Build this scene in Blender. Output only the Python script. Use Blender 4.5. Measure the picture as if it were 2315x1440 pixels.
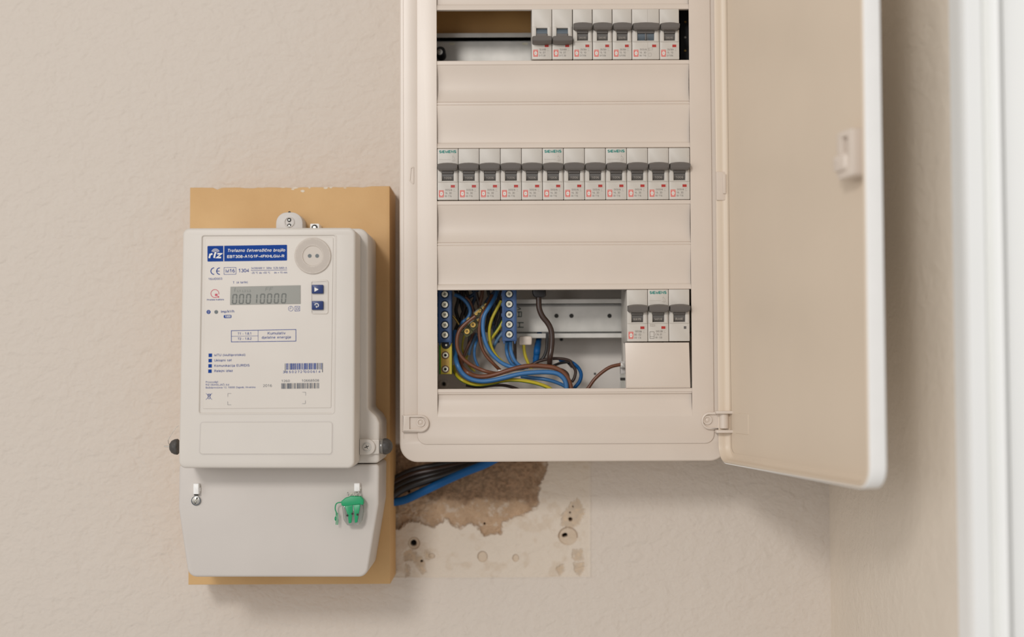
import bpy, bmesh, math, random
import numpy as np
from mathutils import Vector, Matrix, geometry
random.seed(4)
for o in list(bpy.data.objects): bpy.data.objects.remove(o)
S = bpy.context.scene; COL = S.collection
# ------------------------------------------------------------------ camera
U = 0.000375            # metres per pixel in the plane of the cabinet front (y = 0)
F = 3100.0              # focal length in pixels
DIST = F*U
Z0 = 1.5
TH = math.radians(2.1); RO = math.radians(0.25)
fw = Vector((0, math.cos(TH), math.sin(TH)))
up0 = Vector((0, -math.sin(TH), math.cos(TH))); rt0 = Vector((1, 0, 0))
upv = up0*math.cos(RO)+rt0*math.sin(RO); rtv = rt0*math.cos(RO)-up0*math.sin(RO)
CAM = Vector((0, 0, Z0))-fw*DIST
cd = bpy.data.cameras.new('camera'); cam = bpy.data.objects.new('camera', cd); COL.objects.link(cam)
cd.sensor_width = 36; cd.lens = 36*F/2315; cd.clip_start = .01; cd.clip_end = 50
m = Matrix.Identity(4)
for i in range(3):
    m[i][0] = rtv[i]; m[i][1] = upv[i]; m[i][2] = -fw[i]; m[i][3] = CAM[i]
cam.matrix_world = m
cd.dof.use_dof = True; cd.dof.focus_distance = DIST-.012; cd.dof.aperture_fstop = 2.9
S.camera = cam
S.view_settings.view_transform = 'Standard'; S.view_settings.look = 'None'
S.view_settings.exposure = -0.27; S.view_settings.gamma = 1; S.view_settings.use_curve_mapping = False
# ------------------------------------------------------------------ light
w = bpy.data.worlds.new('world'); S.world = w; w.use_nodes = True
w.node_tree.nodes['Background'].inputs[0].default_value = (1.0, .975, .955, 1)
w.node_tree.nodes['Background'].inputs[1].default_value = .54
def area(name, loc, target, sx, sy, power, col):
    l = bpy.data.lights.new(name, 'AREA'); l.shape = 'RECTANGLE'; l.size = sx; l.size_y = sy; l.energy = power; l.color = col
    o = bpy.data.objects.new(name, l); COL.objects.link(o); o.location = loc
    o.rotation_euler = (Vector(target)-Vector(loc)).to_track_quat('-Z', 'Y').to_euler(); return o
area('window_light', (-.78, -2.55, Z0+.97), (0, 0, Z0), .40, .34, 23, (1, .975, .95))
area('side_fill_light', (-1.7, -1.5, Z0+.25), (.25, -.15, Z0), 1.2, 1.3, 8, (1, .985, .97))  # added broad fill, lifts the left-facing side wall and door inside
area('near_fill_light', (-.5, -1.55, Z0+.3), (.27, -.2, Z0), .35, .9, 5.5, (.98, .985, 1))  # added cool fill beside the camera, brightens door edge and side wall

WALL = .11              # y of the wall behind everything
# ------------------------------------------------------------------ helpers
def at(px, py, Y=0.0):
    d = fw*F+rtv*(px-1157.5)-upv*(py-720)
    t = (Y-CAM.y)/d.y
    return CAM+d*t
def xz(px, py, Y=0.0):
    p = at(px, py, Y); return (p.x, p.z)
def rectpx(x0, x1, y0, y1, Y=0.0):
    xm, ym = (x0+x1)/2, (y0+y1)/2
    return at(x0, ym, Y).x, at(x1, ym, Y).x, at(xm, y1, Y).z, at(xm, y0, Y).z
def polypx(pts, Y=0.0): return [xz(a, b, Y) for a, b in pts]
def srgb(r, g, b):
    f = lambda c: c/12.92 if c <= .04045 else ((c+.055)/1.055)**2.4
    return (f(r/255), f(g/255), f(b/255), 1)
MATS = {}
def mat(name, col, rough=.5, metal=0, noise=0, nscale=60, bump=0, bscale=400, spec=.5, trans=0, coat=0, col2=None):
    mt = bpy.data.materials.new(name); mt.use_nodes = True; nt = mt.node_tree; b = nt.nodes['Principled BSDF']
    b.inputs['Base Color'].default_value = col; b.inputs['Roughness'].default_value = rough
    b.inputs['Metallic'].default_value = metal; b.inputs['Specular IOR Level'].default_value = spec
    b.inputs['Transmission Weight'].default_value = trans; b.inputs['Coat Weight'].default_value = coat
    tc = nt.nodes.new('ShaderNodeNewGeometry')
    if noise or col2:
        n = nt.nodes.new('ShaderNodeTexNoise'); n.inputs['Scale'].default_value = nscale; n.inputs['Detail'].default_value = 6
        nt.links.new(tc.outputs['Position'], n.inputs['Vector'])
        mx = nt.nodes.new('ShaderNodeMix'); mx.data_type = 'RGBA'
        c2 = col2 if col2 else tuple(max(0, c*(1-noise)) for c in col[:3])+(1,)
        rp = nt.nodes.new('ShaderNodeMapRange'); rp.inputs[1].default_value = .35; rp.inputs[2].default_value = .65
        nt.links.new(n.outputs['Fac'], rp.inputs[0]); nt.links.new(rp.outputs[0], mx.inputs[0])
        mx.inputs[6].default_value = col; mx.inputs[7].default_value = c2
        nt.links.new(mx.outputs[2], b.inputs['Base Color'])
    if bump:
        n2 = nt.nodes.new('ShaderNodeTexNoise'); n2.inputs['Scale'].default_value = bscale; n2.inputs['Detail'].default_value = 4
        nt.links.new(tc.outputs['Position'], n2.inputs['Vector'])
        bp = nt.nodes.new('ShaderNodeBump'); bp.inputs['Strength'].default_value = 1; bp.inputs['Distance'].default_value = bump
        nt.links.new(n2.outputs['Fac'], bp.inputs['Height']); nt.links.new(bp.outputs[0], b.inputs['Normal'])
    MATS[name] = mt; return mt
CREAM = srgb(217, 203, 189)
mat('cream_plastic', CREAM, .33, noise=.03, nscale=25, bump=.00002, bscale=900)
mat('cream_door', srgb(216, 199, 178), .42, noise=.03, nscale=12)
mat('white_plastic', srgb(246, 244, 240), .4, noise=.02)
mat('meter_plastic', srgb(214, 206, 196), .45, noise=.03, nscale=20, bump=.00003, bscale=1200)
mat('meter_grey', srgb(207, 199, 191), .5, noise=.03, nscale=20, bump=.00003, bscale=1200)
mat('plate_paper', srgb(212, 203, 192), .35, noise=.03, nscale=30)
mat('print_blue', srgb(12, 62, 142), .6, noise=.05, spec=.15)
mat('print_dark', srgb(60, 70, 84), .5, noise=.05)
mat('print_red', srgb(200, 70, 92), .5, noise=.05)
mat('print_white', srgb(232, 228, 220), .5, noise=.02)
mat('lcd', srgb(136, 134, 124), .3, noise=.06, nscale=15)
mat('lcd_ink', srgb(82, 84, 76), .35, noise=.05)
mat('lcd_faint', srgb(106, 108, 98), .35, noise=.05)
mat('navy', srgb(30, 52, 108), .35, noise=.05)
mat('port', srgb(203, 192, 180), .5, noise=.02)
mat('port_dark', srgb(168, 154, 142), .6, noise=.02)
mat('dark_dot', srgb(78, 86, 86), .3, noise=.05)
mat('board_wood', srgb(212, 172, 118), .6, col2=srgb(202, 160, 106), nscale=14, bump=.00012, bscale=500)
mat('chipped', srgb(226, 214, 194), .8, noise=.1)
mat('breaker_plastic', srgb(203, 196, 186), .45, noise=.03, nscale=30)
mat('lever_grey', srgb(104, 98, 93), .42, noise=.04)
mat('barrel_grey', srgb(98, 94, 90), .4, noise=.05)
mat('barrel_blue', srgb(96, 106, 114), .35, noise=.05)
mat('ink_teal', srgb(0, 132, 122), .6, noise=.03, spec=.2)
mat('ink_grey', srgb(128, 120, 112), .6, noise=.03)
mat('ink_faint', srgb(172, 163, 153), .6, noise=.03)
mat('ink_red', srgb(218, 88, 76), .55, noise=.03)
mat('ink_pale', srgb(222, 214, 205), .55, noise=.02)
mat('indicator_red', srgb(178, 44, 34), .35, noise=.08)
mat('black', srgb(22, 22, 24), .6, noise=.1)
mat('back_beige', srgb(246, 238, 228), .6, noise=.04)
mat('brown_back', srgb(226, 174, 104), .6, col2=srgb(196, 144, 82), nscale=9)
mat('zinc', srgb(222, 217, 209), .45, .4, col2=srgb(200, 196, 188), nscale=40)
mat('steel', srgb(190, 186, 178), .3, .9, noise=.2, nscale=300)
mat('pale_metal', srgb(232, 226, 205), .3, .5, noise=.25, nscale=400)
mat('brass', srgb(205, 170, 95), .3, .9, noise=.25, nscale=300)
mat('rail_ink', srgb(70, 88, 82), .6, noise=.2, nscale=300)
mat('dark_slot', srgb(45, 42, 36), .6, noise=.1)
mat('terminal_blue', srgb(48, 80, 126), .5, noise=.12, nscale=50)
mat('earth_yellow', srgb(205, 200, 60), .45, col2=srgb(200, 160, 70), nscale=90)
mat('earth_green', srgb(66, 130, 50), .45, noise=.1)
mat('pvc_blue', srgb(62, 118, 172), .36, noise=.12, nscale=60)
mat('pvc_blue_grey', srgb(86, 122, 156), .4, noise=.12, nscale=60)
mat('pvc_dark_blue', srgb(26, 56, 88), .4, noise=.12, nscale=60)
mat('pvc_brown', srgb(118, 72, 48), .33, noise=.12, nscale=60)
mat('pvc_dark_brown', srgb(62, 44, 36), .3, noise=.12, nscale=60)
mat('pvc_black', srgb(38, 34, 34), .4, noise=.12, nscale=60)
mat('pvc_yellow', srgb(208, 188, 44), .35, noise=.08, nscale=60)
mat('pvc_green', srgb(70, 130, 60), .35, noise=.08, nscale=60)
mat('cable_blue', srgb(14, 92, 156), .5, noise=.1, nscale=60, spec=.3)
mat('connector_pink', srgb(238, 222, 206), .5, noise=.04)
mat('olive_block', srgb(92, 92, 52), .35, noise=.3, nscale=200)
mat('seal_dark', srgb(84, 80, 76), .5, .2, noise=.4, nscale=260, bump=.0003, bscale=500)
mat('seal_clear', srgb(176, 172, 164), .15, noise=.05, trans=.6)
mat('green_plastic', srgb(30, 156, 102), .35, noise=.08)
mat('clear_plastic', srgb(235, 238, 235), .06, trans=.93, noise=.01)
mat('white_paint', srgb(246, 246, 243), .45, noise=.02, nscale=6)
mat('hanger_grey', srgb(210, 204, 198), .5, noise=.05)
mat('mark_dark', srgb(34, 30, 28), .8, noise=.2)

class MB:
    def __init__(s): s.bm = bmesh.new(); s.m = []
    def mi(s, name):
        if name not in s.m: s.m.append(name)
        return s.m.index(name)
    def face(s, vs, k):
        try:
            f = s.bm.faces.new(vs); f.material_index = k; return f
        except ValueError: return None
    def build(s, name, parent=None, smooth=True, angle=35, recalc=True):
        if recalc: bmesh.ops.recalc_face_normals(s.bm, faces=s.bm.faces)
        me = bpy.data.meshes.new(name); s.bm.to_mesh(me); s.bm.free()
        for n in s.m: me.materials.append(MATS[n])
        if smooth:
            me.shade_smooth(); me.set_sharp_from_angle(angle=math.radians(angle))
        o = bpy.data.objects.new(name, me); COL.objects.link(o)
        if parent is not None:
            o.parent = parent; root = parent
            off = Vector((0, 0, 0))
            while root is not None: off += root.location; root = root.parent
            me.transform(Matrix.Translation(-off))
        return o
def empty(name, label, cat, loc, group=None):
    o = bpy.data.objects.new(name, None); COL.objects.link(o); o.empty_display_size = .01; o.location = loc
    o['label'] = label; o['category'] = cat
    if group: o['group'] = group
    return o
def tag(o, label, cat, group=None):
    o['label'] = label; o['category'] = cat
    if group: o['group'] = group
    return o
def ccw(p):
    a = sum(p[i][0]*p[(i+1) % len(p)][1]-p[(i+1) % len(p)][0]*p[i][1] for i in range(len(p)))
    return list(p) if a > 0 else list(p)[::-1]
def offs(p, d):
    n = len(p); out = []
    for i in range(n):
        a = Vector(p[i-1]); b = Vector(p[i]); c = Vector(p[(i+1) % n])
        e1 = (b-a).normalized(); e2 = (c-b).normalized()
        n1 = Vector((-e1.y, e1.x)); n2 = Vector((-e2.y, e2.x)); k = n1+n2
        q = k/max(k.dot(k)/2, .3) if k.length > 1e-9 else n1
        out.append(tuple(b+q*d))
    return out
def rpoly(pts, r, seg=6):
    a0 = sum(pts[i][0]*pts[(i+1) % len(pts)][1]-pts[(i+1) % len(pts)][0]*pts[i][1] for i in range(len(pts)))
    n = len(pts); out = []
    r = list(r) if hasattr(r, '__len__') else [r]*n
    if a0 < 0: pts = list(pts)[::-1]; r = r[::-1]
    for i in range(n):
        a = Vector(pts[i-1]); b = Vector(pts[i]); c = Vector(pts[(i+1) % n])
        if r[i] <= 0: out.append(tuple(b)); continue
        u = (a-b).normalized(); v = (c-b).normalized(); ang = u.angle(v)
        if ang > 3.05: out.append(tuple(b)); continue
        t = min(r[i]/math.tan(ang/2), (a-b).length*.49, (c-b).length*.49); rr = t*math.tan(ang/2)
        ce = b+(u+v).normalized()*(rr/math.sin(ang/2)); v0 = b+u*t-ce; v1 = b+v*t-ce
        w0 = math.atan2(v0.y, v0.x); dw = math.atan2(v1.y, v1.x)-w0
        while dw > math.pi: dw -= 2*math.pi
        while dw < -math.pi: dw += 2*math.pi
        for k in range(seg+1): out.append((ce.x+rr*math.cos(w0+dw*k/seg), ce.y+rr*math.sin(w0+dw*k/seg)))
    return out
def rect(x0, x1, z0, z1): return [(x0, z0), (x1, z0), (x1, z1), (x0, z1)]
def rrect(x0, x1, z0, z1, r, seg=6): return rpoly(rect(x0, x1, z0, z1), r, seg)
def circ(cx, cz, r, n=24, rz=None):
    rz = rz or r; return [(cx+r*math.cos(2*math.pi*k/n), cz+rz*math.sin(2*math.pi*k/n)) for k in range(n)]
def slab(mb, outer, yf, yb, mt, bev=0, seg=2, holes=(), hprof=None, back=True, M=None, hbev=None):
    """solid plate in the xz plane: rounded front rim, optional holes"""
    k = mb.mi(mt); bm = mb.bm
    tr = (lambda v: M @ Vector(v)) if M is not None else Vector
    outer = ccw(outer)
    prof = [(0, yf)] if bev <= 0 else [(bev*(1-math.sin(a)), yf+bev*(1-math.cos(a))) for a in [math.pi/2*i/seg for i in range(seg+1)]]
    prof.append((0, yb)); loops = []
    def ring(poly, y): return [bm.verts.new(tr((a, y, b))) for a, b in poly]
    def wall(rs):
        for a, b in zip(rs, rs[1:]):
            n = len(a)
            for i in range(n): mb.face([a[i], a[(i+1) % n], b[(i+1) % n], b[i]], k)
    ro = [ring(offs(outer, d), y) for d, y in prof]; wall(ro)
    fr = [ro[0]]; bk = [ro[-1]]
    hb = bev if hbev is None else hbev
    for h in holes:
        h = ccw(h)
        hp = hprof or ([(0, yf)] if hb <= 0 else [(hb*(1-math.sin(a)), yf+hb*(1-math.cos(a))) for a in [math.pi/2*i/seg for i in range(seg+1)]])+[(0, yb)]
        rh = [ring(offs(h, -d), y) for d, y in hp]; wall(rh); fr.append(rh[0]); bk.append(rh[-1])
    inv = M.inverted() if M is not None else None
    for loops in ([fr, bk] if back else [fr]):
        if len(loops) == 1: mb.face(loops[0], k); continue
        flat = [v for l in loops for v in l]
        co = [[(Vector(((inv @ v.co) if inv else v.co)).x, Vector(((inv @ v.co) if inv else v.co)).z, 0) for v in l] for l in loops]
        for t in geometry.tessellate_polygon([[Vector(c) for c in l] for l in co]): mb.face([flat[i] for i in t], k)
def box(mb, x0, x1, y0, y1, z0, z1, mt, bev=0): slab(mb, rect(x0, x1, z0, z1), y0, y1, mt, bev)
def sheet(mb, poly, y, mt, M=None):
    k = mb.mi(mt); mb.face([mb.bm.verts.new((M @ Vector((a, y, b))) if M is not None else (a, y, b)) for a, b in poly], k)
def frame(mb, p, wd, y, mt):
    """thin printed outline"""
    k = mb.mi(mt); p = ccw(p); q = offs(p, wd); n = len(p)
    a = [mb.bm.verts.new((x, y, z)) for x, z in p]; b = [mb.bm.verts.new((x, y, z)) for x, z in q]
    for i in range(n): mb.face([a[i], a[(i+1) % n], b[(i+1) % n], b[i]], k)
def line(mb, p, q, wd, y, mt):
    d = (Vector(q)-Vector(p)).normalized(); n = Vector((-d.y, d.x))*wd/2; p = Vector(p); q = Vector(q)
    sheet(mb, [tuple(p-n), tuple(q-n), tuple(q+n), tuple(p+n)], y, mt)
def catmull(P, n=8):
    P = [Vector(p) for p in P]; P = [P[0]*2-P[1]]+P+[P[-1]*2-P[-2]]; out = []
    for i in range(1, len(P)-2):
        a, b, c, d = P[i-1:i+3]
        for j in range(n):
            t = j/n; out.append(.5*((2*b)+(c-a)*t+(2*a-5*b+4*c-d)*t*t+(3*b-a-3*c+d)*t**3))
    out.append(P[-2]); return out
def tube(mb, path, r, mt, n=12, mt2=None, sm=8, k2=()):
    pts = catmull(path, sm) if sm else [Vector(p) for p in path]
    k = mb.mi(mt); kk = mb.mi(mt2) if mt2 else k; rings = []
    ref = Vector((0, -1, 0))
    for i, p in enumerate(pts):
        t = (pts[min(i+1, len(pts)-1)]-pts[max(i-1, 0)]).normalized()
        s = t.cross(ref)
        if s.length < 1e-4: s = t.cross(Vector((0, 0, 1)))
        s.normalize(); q = s.cross(t).normalized()
        rr = r[i*len(r)//len(pts)] if hasattr(r, '__len__') else r
        rings.append([mb.bm.verts.new(p+(s*math.cos(2*math.pi*j/n)+q*math.sin(2*math.pi*j/n))*rr) for j in range(n)])
    for a, b in zip(rings, rings[1:]):
        for j in range(n): mb.face([a[j], a[(j+1) % n], b[(j+1) % n], b[j]], kk if j in k2 else k)
    mb.face(rings[0], k); mb.face(rings[-1], k)
def lathe(mb, c, prof, mt, n=24, axis='y'):
    """prof list of (radius, offset along axis)"""
    k = mb.mi(mt); rings = []
    for r, y in prof:
        ring = []
        for j in range(n):
            a = 2*math.pi*j/n; u, v = r*math.cos(a), r*math.sin(a)
            d = (u, y, v) if axis == 'y' else ((y, u, v) if axis == 'x' else (u, v, y))
            ring.append(mb.bm.verts.new((c[0]+d[0], c[1]+d[1], c[2]+d[2])))
        rings.append(ring)
    for a, b in zip(rings, rings[1:]):
        for j in range(n): mb.face([a[j], a[(j+1) % n], b[(j+1) % n], b[j]], k)
    mb.face(rings[0], k); mb.face(rings[-1], k)

# plain sans-serif lettering drawn as strokes: each glyph is (width, [strokes]); a stroke is a list of points,
# or ('a', cx, cy, rx, ry, a0, a1) for an arc in degrees
def A_(cx, cy, rx, ry, a0, a1): return ('a', cx, cy, rx, ry, a0, a1)
GL = {
' ': (.3, []), '.': (.14, [[(.07, .0), (.07, .13)]]), ',': (.14, [[(.08, .1), (.03, -.14)]]), ':': (.14, [[(.07, 0), (.07, .13)], [(.07, .5), (.07, .63)]]),
'-': (.34, [[(.02, .36), (.32, .36)]]), '/': (.3, [[(0, -.04), (.3, 1.02)]]), '(': (.25, [A_(.42, .38, .38, .66, 125, 235)]), ')': (.25, [A_(-.17, .38, .38, .66, -55, 55)]),
'+': (.5, [[(0, .42), (.5, .42)], [(.25, .14), (.25, .7)]]), '=': (.5, [[(0, .3), (.5, .3)], [(0, .55), (.5, .55)]]), '×': (.42, [[(0, .2), (.42, .62)], [(0, .62), (.42, .2)]]),
'°': (.3, [A_(.15, .82, .13, .13, 0, 360)]),
'0': (.54, [A_(.27, .5, .25, .47, 0, 360)]), '1': (.54, [[(.08, .72), (.32, .97), (.32, 0)]]), '2': (.54, [A_(.27, .7, .24, .27, 165, -35), [(.466, .545), (.04, .06), (.52, .06)]]),
'3': (.54, [A_(.26, .74, .2, .23, 160, -90), A_(.26, .27, .25, .24, 90, -165)]), '4': (.54, [[(.4, 0), (.4, .95), (.02, .27), (.54, .27)]]),
'5': (.54, [[(.48, .95), (.12, .95), (.07, .52)], A_(.26, .31, .24, .27, 140, -160)]), '6': (.54, [A_(.28, .31, .23, .28, 0, 360), A_(.33, .5, .29, .46, 70, 190)]),
'7': (.54, [[(.03, .94), (.5, .94), (.22, 0)]]), '8': (.54, [A_(.27, .73, .2, .22, 0, 360), A_(.27, .27, .24, .25, 0, 360)]), '9': (.54, [A_(.26, .67, .23, .28, 0, 360), A_(.21, .48, .29, .46, -110, 10)]),
'A': (.68, [[(0, 0), (.34, 1), (.68, 0)], [(.12, .34), (.56, .34)]]), 'B': (.62, [[(.04, 0), (.04, .96), (.36, .96)], A_(.36, .74, .2, .22, 90, -90), [(.36, .52), (.04, .52)], [(.36, .52), (.38, .52)], A_(.38, .28, .22, .24, 90, -90), [(.38, .04), (.04, .04)]]),
'C': (.68, [A_(.36, .5, .33, .46, 45, 315)]), 'D': (.66, [[(.3, .04), (.05, .04), (.05, .96), (.3, .96)], A_(.3, .5, .32, .46, 90, -90)]), 'E': (.6, [[(.58, .05), (.05, .05), (.05, .95), (.56, .95)], [(.05, .52), (.52, .52)]]),
'F': (.55, [[(.05, 0), (.05, .95), (.55, .95)], [(.05, .5), (.47, .5)]]), 'G': (.72, [A_(.37, .5, .34, .46, 50, 330), [(.66, .26), (.66, .48), (.4, .48)]]), 'H': (.66, [[(.05, 0), (.05, 1)], [(.61, 0), (.61, 1)], [(.05, .53), (.61, .53)]]),
'I': (.14, [[(.07, 0), (.07, 1)]]), 'J': (.48, [[(.42, 1), (.42, .3)], A_(.23, .28, .19, .24, 0, -180)]), 'K': (.64, [[(.05, 0), (.05, 1)], [(.6, 1), (.06, .38)], [(.25, .58), (.62, 0)]]), 'L': (.52, [[(.05, 1), (.05, .05), (.52, .05)]]),
'M': (.78, [[(.05, 0), (.05, .98), (.39, .06), (.73, .98), (.73, 0)]]), 'N': (.66, [[(.05, 0), (.05, .96), (.61, .04), (.61, 1)]]), 'O': (.74, [A_(.37, .5, .33, .46, 0, 360)]), 'P': (.6, [[(.05, 0), (.05, .96), (.35, .96)], A_(.35, .71, .22, .25, 90, -90), [(.35, .46), (.05, .46)]]),
'R': (.66, [[(.05, 0), (.05, .96), (.38, .96)], A_(.38, .73, .21, .23, 90, -90), [(.38, .5), (.05, .5)], [(.36, .48), (.62, 0)]]), 'S': (.62, [('m', A_(.31, .735, .24, .225, 25, 250), A_(.31, .27, .27, .235, 70, -155))]), 'T': (.6, [[(0, .95), (.6, .95)], [(.3, .95), (.3, 0)]]),
'U': (.66, [[(.05, 1), (.05, .33)], A_(.33, .33, .28, .29, 180, 360), [(.61, .33), (.61, 1)]]), 'V': (.64, [[(0, 1), (.32, .02), (.64, 1)]]), 'W': (.92, [[(0, 1), (.23, .04), (.46, .95), (.69, .04), (.92, 1)]]), 'Z': (.6, [[(.04, .95), (.56, .95), (.04, .05), (.6, .05)]]),
'a': (.52, [A_(.25, .52, .2, .17, 155, 0), [(.45, .52), (.45, 0)], A_(.24, .2, .2, .17, 20, 340)]), 'b': (.52, [[(.05, 0), (.05, 1)], A_(.27, .35, .21, .33, 0, 360)]), 'c': (.48, [A_(.26, .35, .22, .33, 45, 315)]), 'd': (.52, [[(.47, 0), (.47, 1)], A_(.25, .35, .21, .33, 0, 360)]),
'e': (.52, [[(.05, .36), (.48, .36)], A_(.26, .35, .22, .33, 0, 310)]), 'f': (.3, [[(.13, 0), (.13, .8)], A_(.28, .8, .15, .17, 180, 95), [(.0, .66), (.28, .66)]]), 'g': (.52, [A_(.25, .36, .21, .31, 0, 360), [(.47, .68), (.47, -.08)], A_(.26, -.06, .21, .18, 0, -150)]),
'ı': (.14, [[(.07, 0), (.07, .7)]]), 'h': (.5, [[(.05, 0), (.05, 1)], A_(.25, .45, .2, .22, 180, 0), [(.45, .45), (.45, 0)]]), 'i': (.12, [[(.06, 0), (.06, .7)], [(.06, .86), (.06, .99)]]), 'j': (.16, [[(.1, .7), (.1, -.1)], A_(-.03, -.1, .13, .14, 0, -75), [(.1, .86), (.1, .99)]]), 'k': (.46, [[(.05, 0), (.05, 1)], [(.43, .7), (.06, .28)], [(.2, .42), (.46, 0)]]),
'l': (.12, [[(.06, 0), (.06, 1)]]), 'm': (.78, [[(.05, 0), (.05, .7)], A_(.22, .48, .17, .19, 180, 0), [(.39, .48), (.39, 0)], A_(.56, .48, .17, .19, 180, 0), [(.73, .48), (.73, 0)]]), 'n': (.5, [[(.05, 0), (.05, .7)], A_(.25, .45, .2, .22, 180, 0), [(.45, .45), (.45, 0)]]),
'o': (.54, [A_(.27, .35, .22, .33, 0, 360)]), 'p': (.52, [[(.05, -.28), (.05, .7)], A_(.27, .35, .21, .33, 0, 360)]), 'r': (.3, [[(.05, 0), (.05, .7)], A_(.26, .42, .21, .25, 180, 85)]), 's': (.46, [('m', A_(.23, .515, .16, .155, 25, 255), A_(.23, .19, .18, .16, 75, -155))]),
't': (.28, [[(.13, .92), (.13, .16)], A_(.25, .16, .12, .13, 180, 280), [(0, .66), (.27, .66)]]), 'u': (.5, [[(.05, .7), (.05, .26)], A_(.25, .26, .2, .23, 180, 360), [(.45, .7), (.45, 0)]]), 'v': (.46, [[(0, .7), (.23, .02), (.46, .7)]]), 'w': (.68, [[(0, .7), (.17, .03), (.34, .68), (.51, .03), (.68, .7)]]),
'X': (.6, [[(0, 0), (.6, 1)], [(0, 1), (.6, 0)]]), 'Y': (.6, [[(0, 1), (.3, .5), (.6, 1)], [(.3, .5), (.3, 0)]]),
'z': (.46, [[(.02, .66), (.43, .66), (.03, .05), (.46, .05)]]),
}
CAR = [[(-.12, 1.0), (0, .84), (.12, 1.0)]]
for a_, b_ in (('č', 'c'), ('ž', 'z')): GL[a_] = (GL[b_][0], GL[b_][1]+[[(x+GL[b_][0]/2, y) for x, y in CAR[0]]])
for a_, b_ in (('Č', 'C'), ('Š', 'S')): GL[a_] = (GL[b_][0], GL[b_][1]+[[(x+GL[b_][0]/2, y+.3) for x, y in CAR[0]]])
GL['đ'] = (GL['d'][0], GL['d'][1]+[[(.28, .84), (.58, .84)]])
GL['ć'] = (GL['c'][0], GL['c'][1]+[[(.2, .84), (.32, 1.0)]])
def text(mb, s, p0, p1, cap, y, mt, bold=0.012, shear=0, space=1.0):
    """lettering whose baseline runs from p0 to p1 (x,z), capital height cap"""
    wt = .128+bold*2.6; gap = .15
    tot = sum(GL[c][0]+gap for c in s)-gap
    p0 = Vector(p0); p1 = Vector(p1); e = (p1-p0); L = e.length; e.normalize(); n = (Vector((0, 1))+Vector((-e.y, e.x))).normalized(); k = mb.mi(mt)
    sx = L/tot; x0 = 0; hw = wt/2*cap
    def put(a, b): return p0+e*((x0+a)*sx+b*shear*cap)+n*(b*cap)
    for c in s:
        wd, st = GL[c]
        for si, q in enumerate(st):
            yy = y-4e-6*(si+1)
            def arcp(q):
                _, cx, cy, rx, ry, a0, a1 = q; m_ = max(4, int(abs(a1-a0)/24)); return [(cx+rx*math.cos(math.radians(a0+(a1-a0)*i/m_)), cy+ry*math.sin(math.radians(a0+(a1-a0)*i/m_))) for i in range(m_+1)]
            if q[0] == 'a': q = arcp(q)
            elif q[0] == 'm': q = arcp(q[1])+arcp(q[2])
            P = [put(a, b) for a, b in q]; L_ = []; R_ = []
            for i in range(len(P)):
                d1 = (P[i]-P[i-1]).normalized() if i else (P[1]-P[0]).normalized(); d2 = (P[i+1]-P[i]).normalized() if i < len(P)-1 else d1
                n1 = Vector((-d1.y, d1.x)); n2 = Vector((-d2.y, d2.x)); kk = n1+n2; mm = kk/max(kk.dot(kk)/2, .35)*hw
                L_.append(mb.bm.verts.new((P[i].x+mm.x, yy, P[i].y+mm.y))); R_.append(mb.bm.verts.new((P[i].x-mm.x, yy, P[i].y-mm.y)))
            for i in range(len(P)-1): mb.face([L_[i], L_[i+1], R_[i+1], R_[i]], k)
        x0 += wd+gap

# ------------------------------------------------------------------ the room
def struct(o): o['kind'] = 'structure'; return o
def vnoise(x, y, seed=0):
    r = np.random.RandomState(seed).rand(256, 256); xi = np.floor(x).astype(int); yi = np.floor(y).astype(int)
    fx = x-xi; fy = y-yi; fx = fx*fx*(3-2*fx); fy = fy*fy*(3-2*fy)
    g = lambda i, j: r[(xi+i) % 256, (yi+j) % 256]
    return (g(0, 0)*(1-fx)+g(1, 0)*fx)*(1-fy)+(g(0, 1)*(1-fx)+g(1, 1)*fx)*fy
def fbm(x, y, seed=0, o=5):
    s = 0; a = .5
    for i in range(o): s = s+a*vnoise(x*2**i, y*2**i, seed+i); a *= .5
    return s/(1-.5**o)
def inpoly_dist(X, Y, poly):
    ins = np.zeros(X.shape, bool); d = np.full(X.shape, 1e9); n = len(poly)
    for i in range(n):
        ax, ay = poly[i]; bx, by = poly[(i+1) % n]
        c = ((ay > Y) != (by > Y)) & (X < (bx-ax)*(Y-ay)/((by-ay) or 1e-9)+ax); ins ^= c
        t = np.clip(((X-ax)*(bx-ax)+(Y-ay)*(by-ay))/((bx-ax)**2+(by-ay)**2), 0, 1)
        d = np.minimum(d, np.hypot(X-ax-t*(bx-ax), Y-ay-t*(by-ay)))
    return np.where(ins, d, -d)
def sstep(a, b, x): t = np.clip((x-a)/(b-a), 0, 1); return t*t*(3-2*t)
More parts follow.
